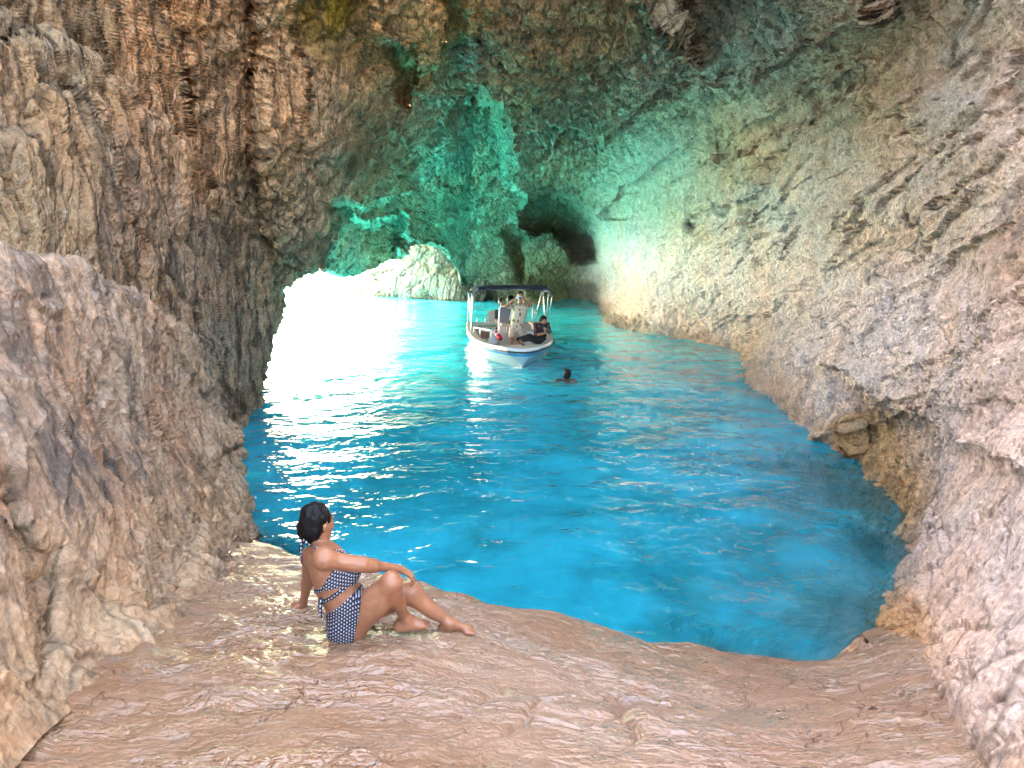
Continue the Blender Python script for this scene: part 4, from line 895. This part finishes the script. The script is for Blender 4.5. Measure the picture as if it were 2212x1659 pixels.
    add_blob('waist_tie', S, HOUND, root, None, org)
    # hair: a dark mass gathered low at the nape
    H = Blob((-1.5, 3.9, 1.45), (-.8, 4.7, 1.95), .0062)
    sdv = np.cross(hf, up)
    H.ell(hd - hf * .022 + up * .028, (.081, .093, .087), (sdv, hf, up), .02)
    H.ell(hd - hf * .050 - up * .030, (.068, .062, .084), (sdv, hf, up), .03)
    H.ell(CW(425, 470, 4.36), (.042, .045, .052), None, .03); H.cap(CW(390, 400, 4.36), CW(360, 530, 4.36), .026, .013, .03)
    hp_ = H.pts().reshape(-1, 3); H.d += (.020 * fbm(np.stack([hp_[:, 0] * 30, hp_[:, 1] * 42, hp_[:, 2] * 11], 1), 3)).reshape(H.d.shape) 
    hr = add_blob('hair', H, HAIR, root, None, org)
    rg = np.random.RandomState(3); st_ = []
    for k in range(46):                                  # loose wet strands falling to the nape
        a0 = CW(rg.uniform(355, 560), rg.uniform(300, 470), 4.30 + rg.uniform(-.02, .05)); x1 = rg.uniform(335, 420) if k % 3 else rg.uniform(420, 560)
        a2 = CW(x1, rg.uniform(540, 640) if k % 3 else rg.uniform(530, 570), 4.33); mid_ = (a0 + a2) / 2 + np.array([-.03, -.02, 0]) * rg.uniform(.2, 1)
        st_.append([a0, (a0 + mid_ * 2) / 3, mid_, (mid_ + a2) / 2 + rg.uniform(-.006, .006, 3), a2])
    V_, F_ = strands(st_, .0022); mesh_obj('strands', V_ - org, F_, HAIR, hr)
    return root
build_woman()

# ------------------------------------------------------------------ the boat
BTH = R(6.5); BO = np.array([.24, 17.83, 0.0])
boat = empty('motor_boat', tuple(BO), BTH)
tag(boat, 'small white open motor boat with a dark blue sun canopy and blue stripe', 'boat')
ex = np.array([math.cos(BTH), math.sin(BTH), 0]); ey = np.array([-math.sin(BTH), math.cos(BTH), 0])
def loc_of(p): d = np.asarray(p) - BO; return np.array([d @ ex, d @ ey, d[2]])
def BL(X, Y, aft):
    """a pixel of the close view of the boat, at 'aft' metres behind the bow -> boat coordinates"""
    u, v = 960 + X * .16533, 576 + Y * .16533
    a, b = loc_of(W(u, v, 10.0)), loc_of(W(u, v, 30.0)); k = (aft - a[1]) / (b[1] - a[1])
    return a + (b - a) * k
GUN = np.array([(-.28, .0), (-.22, .17), (-.05, .36), (.4, .62), (.75, .77), (1.2, .91), (1.7, 1.02), (2.3, 1.08), (3.3, 1.10), (4.4, 1.06), (5.2, 1.0)])
WLN = np.array([(.05, .0), (.3, .13), (.5, .26), (.9, .48), (1.38, .68), (1.9, .82), (2.6, .88), (3.6, .90), (5.2, .86)])
def loft(rings):
    n = len(rings); m = len(rings[0]); V = np.concatenate(rings); Fc = []
    for i in range(n - 1):
        for j in range(m - 1): Fc.append((i * m + j, i * m + j + 1, (i + 1) * m + j + 1, (i + 1) * m + j))
    return V, Fc
def boat_ring(zk, fac_g, y_off=0.0, n=60):
    """outline (port to starboard round the bow) at height zk, blended between waterline (0) and gunwale (1)"""
    q = np.linspace(-1, 1, n * 2 + 1); a = np.abs(q)
    yg = -.28 + 5.48 * a ** 1.8; yw = .05 + 5.15 * a ** 1.8
    xg = np.interp(yg, GUN[:, 0], GUN[:, 1]); xw = np.interp(yw, WLN[:, 0], WLN[:, 1])
    y = yw + (yg - yw) * fac_g + y_off; x = (xw + (xg - xw) * fac_g) * np.sign(q)
    return np.stack([x, y, np.full(len(q), 0.0) + zk + .03 * np.clip(1 - y, 0, 1) * fac_g], 1)
WHITE = simple('white_gelcoat', (.60, .62, .62), .22, spec=.5, var=.05, vs=3, coat=.4)
BLUE = simple('blue_stripe_paint', (.02, .22, .50), .3, coat=.4)
BEIGE = simple('beige_deck', (.42, .35, .29), .6, var=.12, vs=9, bump=.004)
DARKR = simple('dark_rubber', (.05, .04, .035), .6)
NAVY = simple('navy_canvas', (.022, .018, .05), .85, var=.2, vs=6)
STEEL = simple('polished_tube', (.75, .75, .76), .18, metal=.7)
TUBEW = simple('white_tube', (.8, .8, .8), .3)
RED = simple('red_paint', (.55, .01, .02), .35)
BROWN = simple('brown_hatch', (.16, .06, .025), .5, var=.2)
GREYG = simple('smoked_windscreen', (.10, .11, .14), .12, spec=.8)
V, Fc = loft([boat_ring(-.30, -.55, .35), boat_ring(-.12, -.2, .15), boat_ring(0, .0), boat_ring(.10, .22), boat_ring(.20, .50), boat_ring(.30, .78), boat_ring(.36, .93)])
o = mesh_obj('hull', V, Fc, WHITE, boat)
V, Fc = loft([boat_ring(.30, .80), boat_ring(.335, .88), boat_ring(.37, .965), boat_ring(.375, .95)])
V[:, :2] *= 1.006
mesh_obj('stripe', V, Fc, BLUE, boat)
# stem cap: the sharp keel piece at the bow
def box_mesh(c, s_, rot=None, bev=.01):
    import bmesh
    bm = bmesh.new(); bmesh.ops.create_cube(bm, size=1.0)
    for v in bm.verts: v.co = Vector((v.co.x * s_[0], v.co.y * s_[1], v.co.z * s_[2]))
    if bev: bmesh.ops.bevel(bm, geom=list(bm.edges), offset=bev, segments=2, affect='EDGES')
    if rot is not None: bmesh.ops.rotate(bm, verts=bm.verts, cent=(0, 0, 0), matrix=Matrix.Rotation(rot[1], 3, rot[0]))
    V = np.array([v.co[:] for v in bm.verts]) + np.asarray(c); Fc = [[v.index for v in f.verts] for f in bm.faces]
    bm.free(); return V, Fc
def part_box(name, c, s_, mat, parent, rot=None, bev=.01):
    V, Fc = box_mesh(c, s_, rot, bev); return mesh_obj(name, V, Fc, mat, parent, smooth=False)
def tube_mesh(paths, r, n=8):
    Vs, Fs = [], []; off = 0
    for path in paths:
        P_ = np.asarray(path, float); k = len(P_); ring = []
        for i in range(k):
            tdir = unit(P_[min(i + 1, k - 1)] - P_[max(i - 1, 0)]); a = unit(np.cross(tdir, (0, 0, 1) if abs(tdir[2]) < .9 else (1, 0, 0))); b = np.cross(tdir, a)
            for j in range(n):
                an = 2 * math.pi * j / n; ring.append(P_[i] + r * (a * math.cos(an) + b * math.sin(an)))
        Vs += ring
        for i in range(k - 1):
            for j in range(n): Fs.append((off + i * n + j, off + i * n + (j + 1) % n, off + (i + 1) * n + (j + 1) % n, off + (i + 1) * n + j))
        Fs.append(tuple(off + j for j in range(n))[::-1]); Fs.append(tuple(off + (k - 1) * n + j for j in range(n)))
        off += k * n
    return np.array(Vs), Fs
def part_tube(name, paths, r, mat, parent, n=8):
    V, Fc = tube_mesh(paths, r, n); return mesh_obj(name, V, Fc, mat, parent)
mesh_obj('stem', [(0, -.02, .22), (-.10, .22, .12), (.10, .22, .12), (-.28, .62, -.06), (.28, .62, -.06), (0, .10, -.12), (0, .9, .1)],
         [(0, 1, 3, 5), (0, 5, 4, 2), (0, 2, 6), (0, 6, 1), (1, 6, 3), (2, 4, 6), (3, 6, 4, 5)], WHITE, boat, smooth=False)
# gunwale moulding, rubbing strake, deck and cockpit
g0, g1, g2, g3 = boat_ring(.36, .94), boat_ring(.37, 1.03), boat_ring(.49, 1.05), boat_ring(.50, .97)
V, Fc = loft([g0, g1, boat_ring(.43, 1.06), g2, g3]); mesh_obj('gunwale', V, Fc, BEIGE if False else WHITE, boat)
V, Fc = loft([boat_ring(.375, 1.035), boat_ring(.385, 1.075), boat_ring(.415, 1.075), boat_ring(.425, 1.05)]); mesh_obj('rubbing_strake', V, Fc, DARKR, boat)
inn = boat_ring(.50, .97); cyl = inn.copy()
def inner_edge(p):
    q = p.copy(); q[0] = np.clip(p[0], -.88, .88) if p[1] > .5 else p[0]; q[1] = max(p[1], .55); lim = np.interp(q[1], GUN[:, 0], GUN[:, 1]) - .17; q[0] = np.clip(q[0], -lim, lim); return q
ie = np.array([inner_edge(p) for p in inn]); ie[:, 2] = .495
lowr = ie.copy(); lowr[:, 2] = .10; lowr[:, 1] = np.maximum(lowr[:, 1], .85)
lw_ = np.interp(lowr[:, 1], WLN[:, 0], WLN[:, 1]) - .05; lowr[:, 0] = np.clip(lowr[:, 0], -lw_, lw_)
V, Fc = loft([inn, ie, ie - np.array([0, 0, .03]), lowr]); mesh_obj('deck', V, Fc, BEIGE, boat, smooth=False)
n_ = len(lowr); V = np.concatenate([lowr, lowr[:n_ // 2 + 1][::-1] * 0 + np.array([[0, max(.55, y), .02] for y in lowr[:, 1][:n_ // 2 + 1][::-1]])])
cf = [(i, i + 1, 2 * (n_ // 2) - i - 1, 2 * (n_ // 2) - i) for i in range(n_ // 2)]
mesh_obj('cockpit_floor', lowr + np.array([0, 0, .004]), cf, BEIGE, boat, smooth=False)
part_box('transom', (0, 5.17, .24), (1.66, .08, .50), WHITE, boat)
ob = part_box('outboard_engine', (0, 5.48, .55), (.36, .42, .50), NAVY, boat, bev=.08); part_box('engine_leg', (0, 5.45, -.05), (.12, .2, .8), DARKR, ob, bev=.03)
# console with windscreen
c = BL(940, 830, 2.55)
cons = part_box('console', (c[0] - .02, 2.55 + .25, .38), (.86, .5, .72), BEIGE, boat, bev=.05)
a, b_ = BL(725, 545, 2.5), BL(870, 720, 2.5)
part_box('windscreen', ((a[0] + b_[0]) / 2 + .06, 2.58, (a[2] + b_[2]) / 2), (.42, .02, .40), GREYG, cons, rot=None, bev=.004)
fr_ = [BL(700, 850, 2.46), BL(710, 700, 2.46), BL(722, 540, 2.5), BL(745, 520, 2.55), BL(880, 520, 2.55), BL(885, 560, 2.52), BL(850, 700, 2.46)]
part_tube('windscreen_frame', [fr_], .018, TUBEW, cons)
part_tube('grab_rail', [[BL(815, 790, 2.4), BL(870, 730, 2.36), BL(895, 560, 2.5)], [BL(808, 870, 2.4), BL(815, 790, 2.4)]], .014, TUBEW, cons)
# seats
st_ = part_box('helm_seat', (BL(630, 790, 3.3)[0], 3.5, .42), (.42, .42, .16), WHITE, boat, bev=.05)
sb_ = BL(620, 655, 3.6); part_box('backrest', (sb_[0], 3.62, sb_[2]), (.24, .08, .36), BEIGE, st_, bev=.035); part_box('seat_base', (BL(640, 790, 3.4)[0], 3.45, .22), (.30, .30, .26), WHITE, st_, bev=.03)
sw = BL(1115, 810, 2.7); part_box('side_locker', (sw[0] + .0, 2.75, .34), (.34, .55, .42), WHITE, boat, bev=.07)
part_box('stern_bench', (0, 4.7, .26), (1.5, .5, .30), BEIGE, boat, bev=.05)
fb = BL(1290, 930, 1.35); part_box('bow_seat', (fb[0] - .16, 1.42, .22), (.50, .50, .22), BEIGE, boat, bev=.04)
# bow rails
zt = .62
p0 = [BL(380, 850, 2.05), BL(384, 800, 2.05), BL(400, 795, 1.98), BL(600, 830, 1.30), BL(612, 850, 1.26), BL(605, 925, 1.26), BL(590, 940, 1.28)]
rl = part_tube('bow_rail', [p0, [BL(465, 812, 1.75), BL(462, 885, 1.75)]], .016, TUBEW, boat)
p0 = [BL(1338, 925, 1.2), BL(1342, 870, 1.2), BL(1360, 822, 1.35), BL(1385, 815, 1.6), BL(1388, 880, 1.7)]
part_tube('bow_rail', [p0], .016, TUBEW, boat)
h_ = BL(535, 885, 1.85); part_box('hatch', (h_[0], 1.9, h_[2] - .02), (.22, .03, .17), BROWN, boat, bev=.01)
cl_ = BL(1030, 1000, .25); cb = part_box('cleat', (cl_[0], cl_[1], .545), (.05, .04, .07), DARKR, boat, bev=.008); part_tube('cleat_horn', [[(cl_[0] - .05, cl_[1], .585), (cl_[0] + .05, cl_[1], .585)]], .012, STEEL, cb)
# canopy: a bowed cloth on four hoops
def hoop(aft, top, wid, n=15):
    out = []
    for i in range(n):
        t_ = -1 + 2 * i / (n - 1); x = wid * t_; rnd = max(0, abs(t_) - .86) / .14
        out.append((x + .02, aft, top + .035 * (1 - t_ * t_) - .13 * rnd ** 2))
    return out
cz = 1.74
tops = [hoop(1.95, cz - .03, 1.04), hoop(2.2, cz - .005, 1.06), hoop(2.7, cz - .01, 1.07), hoop(3.3, cz - .05, 1.07), hoop(3.75, cz - .12, 1.05)]
V1, F1 = loft([np.array(r) for r in tops]); m_ = len(V1); V = np.concatenate([V1, V1 - np.array([0, 0, .02])])
m15 = 15; Fc = list(F1) + [tuple(x + m_ for x in reversed(f_)) for f_ in F1]
bd = [j for j in range(m15)] + [i * m15 + m15 - 1 for i in range(1, 5)] + [4 * m15 + j for j in range(m15 - 2, -1, -1)] + [i * m15 for i in range(3, 0, -1)]
for a, b_ in zip(bd, bd[1:] + bd[:1]): Fc.append((a, b_, b_ + m_, a + m_))
cn = mesh_obj('canopy', V, Fc, NAVY, boat)
mesh_obj('valance', *loft([np.array(hoop(1.94, cz - .035, 1.045)), np.array(hoop(1.93, cz - .065, 1.045))]), NAVY, cn)
for sx in (-1, 1):
    base = np.array([1.02 * sx, 2.9, .5])
    for aft, dz_ in ((2.0, .12), (2.7, .10), (3.7, .21)):
        top = np.array([1.03 * sx + .02, aft, cz - dz_]); part_tube('canopy_pole', [[base, base * .25 + top * .75, top]], .0125, STEEL, boat, 6)
    part_tube('canopy_pole', [[np.array([1.0 * sx, 4.9, .5]), np.array([1.02 * sx, 3.7, cz - .22])]], .011, STEEL, boat, 6)
for X in (430, 535): part_tube('mooring_post', [[BL(X, 725, 4.4), BL(X, 678, 4.4)]], .022, TUBEW, boat)
rod = part_tube('rod_holder', [[BL(1145, 690, 4.0), BL(1150, 540, 4.0)]], .014, TUBEW, boat)
q = BL(1175, 600, 4.0); part_tube('reel', [[q + (-.03, 0, .06), q + (.03, 0, .0), q + (-.01, 0, -.08)]], .03, STEEL, rod)
# red extinguisher lying against the console
e0, e1 = BL(668, 858, 1.75), BL(735, 945, 1.55)
fe = empty('fire_extinguisher', tuple(BO + ex * e1[0] + ey * e1[1] + np.array([0, 0, e1[2]])), BTH)
tag(fe, 'red cylinder with a white band leaning against the boat console', 'fire extinguisher')
d_ = e0 - e1; part_tube('cylinder', [[(0, 0, 0), d_ * .1, d_ * .8, d_ * .92]], .062, RED, fe, 14); part_tube('band', [[d_ * .55, d_ * .72]], .064, TUBEW, fe, 14); part_tube('valve', [[d_ * .92, d_ * 1.08]], .022, DARKR, fe, 8)

# ------------------------------------------------------------------ people aboard (built in boat coordinates)
def shirt_material(name, base, leaf, sc_):
    m = NT(name); P = m.n('ShaderNodeTexCoord').outputs['Object']
    v = m.voro(m.scale(P, 1, 1, .62), sc_, 'F1', 0, .55); n = m.noise(P, 30, 3)
    on = m.mapr(m.math('ADD', v, m.math('MULTIPLY', n, .12)), .40, .44, 1, 0)
    c = m.mix(on, base, m.mix(m.mapr(n, .4, .6), leaf, tuple(x * 1.7 for x in leaf)))
    return m.done(m.n('ShaderNodeBsdfPrincipled', ins={'Base Color': c, 'Roughness': .8}).outputs[0])
def person_on_boat(foot, label): 
    p = BO + ex * foot[0] + ey * foot[1] + np.array([0, 0, foot[2]])
    r = empty('person', tuple(p), BTH); tag(r, label, 'person'); return r
U3 = np.array([0, 0, 1.0]); X3 = np.array([1.0, 0, 0]); A3 = np.array([0, 1.0, 0])
def torso(B, pel, che, nb, fwd, sd, s=1.0, g=0.0, k=.04):
    ta = unit(che - pel)
    B.ell(pel, np.array([.155, .105, .11]) * s + g, (sd, fwd, ta), .03); B.ell((pel * .5 + che * .5), np.array([.150, .105, .15]) * s + g, (sd, fwd, ta), .05)
    B.ell(che, np.array([.172, .112, .15]) * s + g, (sd, fwd, ta), .05)
# 1: the man standing and taking a picture
def man_standing():
    af = 1.95; foot = BL(935, 960, af); ft = np.array([foot[0], af, .108]); root = person_on_boat(ft, 'man standing in the boat in a leaf-print shirt, holding a camera to his face')
    L = lambda X, Y, a=af: BL(X, Y, a) - ft
    B = Blob((-.55, -.45, -.02), (.55, .45, 1.85), .0095)
    pel = L(935, 810); che = L(985, 570); nb = L(985, 475); hd = L(990, 375); hd[1] -= .04
    fw = unit([0, -1, 0]); sd = X3
    torso(B, pel, che, nb, -fw, sd, .97)
    shl, shr = che + np.array([-.19, 0, .10]), che + np.array([.19, 0, .10])
    B.cap(shl, shr, .058, None, .04); B.cap(che + U3 * .12, hd - U3 * .08, .055, .05, .03)
    add_head(B, hd, fw, U3, .98)
    for sx, hp in ((-1, pel + (-.085, 0, -.04)), (1, pel + (.085, 0, -.04))):
        kn = np.array([hp[0] + .025 * sx, -.03, .47]); an = np.array([kn[0] + .01 * sx, .0, .09]); B.cap(hp, kn, .085, .056, .04); B.cap(kn, an, .055, .036, .03); B.cap(kn + (0, .02, -.08), kn + (0, .02, -.18), .050, .042, .03)
        add_foot(B, an, an + np.array([.02 * sx, -.17, -.055]), .95)
    ell_, elr = L(800, 510, af - .10), L(1130, 500, af - .10)
    wl, wr = L(915, 425, af - .22), L(1045, 425, af - .22)
    for s0, e0_, w0, sx in ((shl, ell_, wl, 1), (shr, elr, wr, -1)):
        B.cap(s0, e0_, .052, .040, .03); B.cap(e0_, w0, .042, .028, .03)
        add_hand(B, w0, np.array([.45 * sx, -.45, .45]), np.array([sx, .2, -.1]), (0, 0, -1), 1.0, curl=.75, k=.006)
    add_blob('body', B, SKIN_TAN, root)
    H = Blob(hd - .17, hd + .17, .008); H.ell(hd + (0, .022, .038), (.084, .092, .080), None, .02); H.ell(hd + (0, .045, -.01), (.078, .062, .07), None, .02); H.cap(hd + (-.05, -.055, .085), hd + (.05, -.055, .085), .022, None, .02)
    add_blob('hair', H, HAIR, root)
    S = Blob((-.5, -.3, .5), (.5, .3, 1.55), .0095)
    torso(S, pel + (0, 0, .02), che, nb, -fw, sd, .97, .016); S.cap(pel + (0, .0, -.02), che - U3 * .1, .17, .17, .04, (A3, 1.45))
    S.cap(shl, shr, .07, None, .04)
    for s0, e0_ in ((shl, ell_), (shr, elr)): S.cap(s0, s0 * .42 + e0_ * .58, .068, .066, .03)
    Pp = S.pts(); d = np.maximum.reduce([S.d, (pel[2] + .0) - Pp[..., 2], Pp[..., 2] - (nb[2] - .0)])
    add_blob('shirt', S, shirt_material('leaf_print_cloth', (.52, .43, .31), (.13, .075, .035), 12.5), root, d)
    T_ = Blob((-.4, -.3, .3), (.4, .3, 1.1), .0095)
    T_.ell(pel + (0, 0, -.02), (.165, .12, .12), None, .03)
    for sx in (-1, 1): hp = pel + (.085 * sx, 0, -.04); T_.cap(hp, (hp[0] + .03 * sx, -.01, .36), .100, .086, .03)
    add_blob('shorts', T_, simple('beige_cotton', (.46, .34, .26), .85, var=.1), root, np.maximum(T_.d, .38 - T_.pts()[..., 2]))
    cm = L(975, 410, af - .30); co = empty('camera', tuple(BO + ex * (ft[0] + cm[0]) + ey * (ft[1] + cm[1]) + np.array([0, 0, ft[2] + cm[2]])), BTH)
    tag(co, 'small silver camera held in front of the standing man', 'camera')
    part_box('camera_body', (0, 0, 0), (.125, .045, .085), simple('silver_shell', (.55, .57, .6), .3), co, bev=.01); part_tube('lens', [[(.025, -.02, 0), (.025, -.075, 0)]], .030, DARKR, co, 16)
man_standing()
# 2: person in dark clothes sitting on the right side of the bow, legs stretched across
def person_bow():
    s0 = BL(1255, 925, 1.35); ft = np.array([s0[0], 1.35, .34]); root = person_on_boat(ft, 'person in dark clothes sitting at the right of the bow, head bent over a phone')
    L = lambda X, Y, a=1.35: BL(X, Y, a) - ft
    blk = simple('black_cloth', (.012, .010, .012), .85, var=.3)
    B = Blob((-.85, -.4, -.25), (.5, .5, .95), .0095)
    pel = L(1265, 880); pel[2] = .10; che = L(1262, 790, 1.36); hd = L(1292, 700, 1.30); nb = che + U3 * .13
    fw = unit([-.45, -.85, 0]); sd = unit(np.cross(fw, U3)); B.ell(pel, (.15, .12, .11), None, .03); B.ell(che, (.155, .11, .16), (sd, fw, U3), .05); B.ell((pel + che) / 2, (.14, .11, .14), None, .05)
    add_head(B, hd, unit([.15, -.8, -.62]), U3, .95); B.cap(nb, hd - U3 * .05, .055, .048, .03)
    shl, shr = che + (-.14, -.02, .08), che + (.15, 0, .08); B.cap(shl, shr, .055, None, .04)
    w = L(1345, 840, 1.12); el_l = L(1195, 895, 1.20); el_r = L(1372, 850, 1.42); wl = L(1300, 875, 1.08)
    B.cap(shl, el_l, .048, .04, .03); B.cap(el_l, wl, .040, .028, .03); add_hand(B, wl, (.8, -.1, .35), (0, .6, .6), (0, 0, 1), .95, curl=.6)
    B.cap(shr, el_r, .048, .04, .03); B.cap(el_r, w, .040, .028, .03); add_hand(B, w, (-.3, -.3, .2), (-.6, .4, .5), (0, 0, 1), .95, curl=.6)
    k1, a1 = L(1110, 915, 1.25), L(960, 955, 1.25); k2, a2 = L(1120, 935, 1.10), L(1010, 960, 1.05)
    B.cap(pel + (-.04, -.04, 0), k1, .085, .058, .04); B.cap(k1, a1, .055, .036, .03); B.cap(pel + (-.02, -.10, 0), k2, .085, .058, .04); B.cap(k2, a2, .055, .036, .03)
    add_foot(B, a1, a1 + (-.15, -.05, -.02), .9); add_foot(B, a2, a2 + (-.12, -.10, -.03), .9)
    add_blob('body', B, SKIN_TAN, root)
    H = Blob(hd - .2, hd + .2, .0085); H.ell(hd + (0, .012, .038), (.092, .10, .088), None, .02); H.ell(hd + (-.02, .04, -.005), (.085, .08, .085), None, .02); H.d = np.maximum(H.d, -(np.linalg.norm(H.pts() - (hd + np.array([.01, -.13, -.075])), axis=-1) - .08)); add_blob('hair', H, HAIR, root)
    S = Blob((-.5, -.4, -.1), (.5, .5, .7), .0095); S.ell(che, (.172, .128, .175), (sd, fw, U3), .05); S.ell((pel + che) / 2, (.155, .13, .16), None, .05); S.cap(shl, shr, .07, None, .04)
    S.cap(shl, el_l, .062, .056, .03); S.cap(shr, el_r, .062, .054, .03); add_blob('shirt', S, shirt_material('dark_flowered_cloth', (.014, .010, .012), (.12, .035, .015), 11), root, np.maximum(S.d, S.pts()[..., 2] - nb[2] + .01))
    T_ = Blob((-.8, -.4, -.2), (.4, .4, .4), .0095); T_.ell(pel, (.165, .135, .125), None, .03)
    for k_, a_, o_ in ((k1, a1, (-.04, -.04, 0)), (k2, a2, (-.02, -.10, 0))): T_.cap(pel + o_, k_, .10, .074, .04); T_.cap(k_, a_, .072, .060, .03)
    add_blob('trousers', T_, blk, root)
    ph = (w + wl) / 2 + np.array([.03, -.06, .05]); po = empty('phone', tuple(BO + ex * (ft[0] + ph[0]) + ey * (ft[1] + ph[1]) + np.array([0, 0, ft[2] + ph[2]])), BTH); tag(po, 'dark phone held by the person at the bow', 'phone')
    part_box('phone_case', (0, 0, 0), (.075, .012, .15), DARKR, po, rot=('X', -.9), bev=.004)
person_bow()
# 3 and 4: the helmsman behind the windscreen and a dark-haired person behind him
def person_behind(X, Yh, aft, seat, label, turn, cloth, hair_long):
    h0 = BL(X, Yh, aft); ft = np.array([h0[0], aft, .108]); root = person_on_boat(ft, label)
    B = Blob((-.45, -.75, -.05), (.45, .45, 1.9), .0105); H0 = h0 - ft; hd = H0
    fw = unit([math.sin(turn), -math.cos(turn), -.05]); sd = unit(np.cross(fw, U3)); 
    che = np.array([hd[0] * 1.0 - .0, .03, hd[2] - .36]); pel = np.array([0, .05, hd[2] - .72]); nb = che + U3 * .16
    torso(B, pel, che, nb, unit([fw[0], fw[1], 0]), unit([sd[0], sd[1], 0]), .92)
    sd2 = unit([sd[0], sd[1], 0]); f2 = unit([fw[0], fw[1], 0])
    shl, shr = che - sd2 * .165 + U3 * .09, che + sd2 * .165 + U3 * .09; B.cap(shl, shr, .054, None, .04); B.cap(nb, hd - U3 * .07, .052, .047, .03); add_head(B, hd, fw, U3, .95)
    leg_end = []
    for q, sh in ((-1, shl), (1, shr)):
        el = sh + sd2 * .05 * q - U3 * .25 + f2 * .06; wr_ = el + f2 * .20 - U3 * .05 - sd2 * .03 * q
        B.cap(sh, el, .046, .036, .03); B.cap(el, wr_, .036, .026, .03); add_hand(B, wr_, f2, (0, 0, -1), -sd2 * q, .95, curl=.6)
        hp = pel + sd2 * .085 * q - U3 * .03
        if seat: kn = hp + f2 * .40 + U3 * .0; an = np.array([kn[0], kn[1], .08]) + f2 * .02
        else: kn = np.array([hp[0], hp[1] - .02, hp[2] * .53]); an = np.array([hp[0], hp[1], .09])
        B.cap(hp, kn, .082, .055, .04); B.cap(kn, an, .053, .036, .03); add_foot(B, an, an + f2 * .16 - U3 * .055, .92); leg_end.append((hp, kn, an))
    add_blob('body', B, SKIN_TAN, root)
    H = Blob(hd - .26, hd + .26, .0085); H.ell(hd - f2 * .022 + U3 * .036, (.085, .092, .084), None, .02); H.ell(hd - f2 * .045 - U3 * .02, (.078, .068, .085), None, .02)
    if hair_long: H.cap(hd - f2 * .05 + U3 * .02, hd - f2 * .06 - U3 * .18, .088, .06, .03); H.ell(hd + sd2 * .0 - f2 * .01 + U3 * .02, (.10, .09, .10), None, .02)
    add_blob('hair', H, HAIR, root)
    S = Blob((-.42, -.4, pel[2] - .15), (.42, .4, nb[2] + .06), .0105); torso(S, pel, che, nb, f2, sd2, .92, .016); S.cap(shl, shr, .068, None, .04)
    for q, sh in ((-1, shl), (1, shr)): S.cap(sh, sh + sd2 * .03 * q - U3 * .15 + f2 * .03, .064, .06, .03)
    add_blob('shirt', S, cloth, root, np.maximum(S.d, S.pts()[..., 2] - nb[2]))
    T_ = Blob((-.42, -.7, -.02), (.42, .4, pel[2] + .2), .0105); T_.ell(pel, (.165, .125, .115), None, .03)
    for hp, kn, an in leg_end: T_.cap(hp, kn, .097, .075, .03); T_.cap(kn, kn * .5 + an * .5, .075, .07, .03)
    add_blob('trousers', T_, DARKC, root)
DARKC = simple('dark_cloth', (.014, .014, .02), .85, var=.3)
person_behind(752, 462, 3.35, True, 'person in dark clothes sitting behind the windscreen beside the beige seat', .5, DARKC, False)
person_behind(872, 430, 3.75, False, 'dark-haired person standing at the back, mostly hidden behind the man with the camera', 2.4, DARKC, True)

# ------------------------------------------------------------------ the swimmer
def swimmer():
    c = WZ(1225, 822, 0); org = np.array([c[0], c[1], 0.022]); root = empty('person', tuple(org)); tag(root, 'swimmer with wet black hair, head and shoulders above the blue water', 'person')
    hd = np.array([.01, .0, .125]); B = Blob((-1.3, -.7, -.5), (.6, .6, .35), .011); fw = unit([.35, .9, .05])
    add_head(B, hd, fw, U3, .98); B.cap((-.02, -.03, -.02), hd - U3 * .05, .056, .05, .03)
    B.cap((-.19, -.03, -.03), (.16, -.08, -.03), .06, None, .04); B.cap((-.05, -.07, -.09), (-.42, -.20, -.12), .135, .125, .05, (U3, 1.3)); B.ell((-.48, -.22, -.10), (.15, .13, .09), None, .05)
    B.cap((-.19, -.03, -.035), (-.36, .12, -.10), .045, .036, .03); B.cap((-.36, .12, -.10), (-.5, .30, -.08), .036, .026, .03); add_hand(B, (-.5, .30, -.08), (-.7, .7, 0), (0, 0, -1), (1, 0, 0), 1, curl=.1)
    B.cap((.16, -.08, -.045), (.34, .08, -.10), .045, .036, .03); B.cap((.34, .08, -.10), (.42, .30, -.10), .036, .026, .03); add_hand(B, (.42, .30, -.10), (.3, .9, 0), (0, 0, -1), (-1, 0, 0), 1, curl=.1)
    for q in (-1, 1):
        kn = np.array([-.85, -.30 + .10 * q, -.14 - .04 * q]); B.cap((-.5, -.22 + .07 * q, -.12), kn, .08, .055, .04); an = kn + (-.36, -.10, -.02); B.cap(kn, an, .05, .034, .03)
        if an[0] > -1.28: add_foot(B, an, an + (-.10, -.04, -.06), .9)
    add_blob('body', B, simple('wet_tanned_skin', (.10, .045, .028), .3), root)
    H = Blob(hd - .2, hd + .2, .008); H.ell(hd - fw * .016 + U3 * .03, (.084, .098, .088), None, .02); H.ell(hd - fw * .045 - U3 * .03, (.076, .068, .09), None, .02); add_blob('hair', H, HAIR, root)
swimmer()
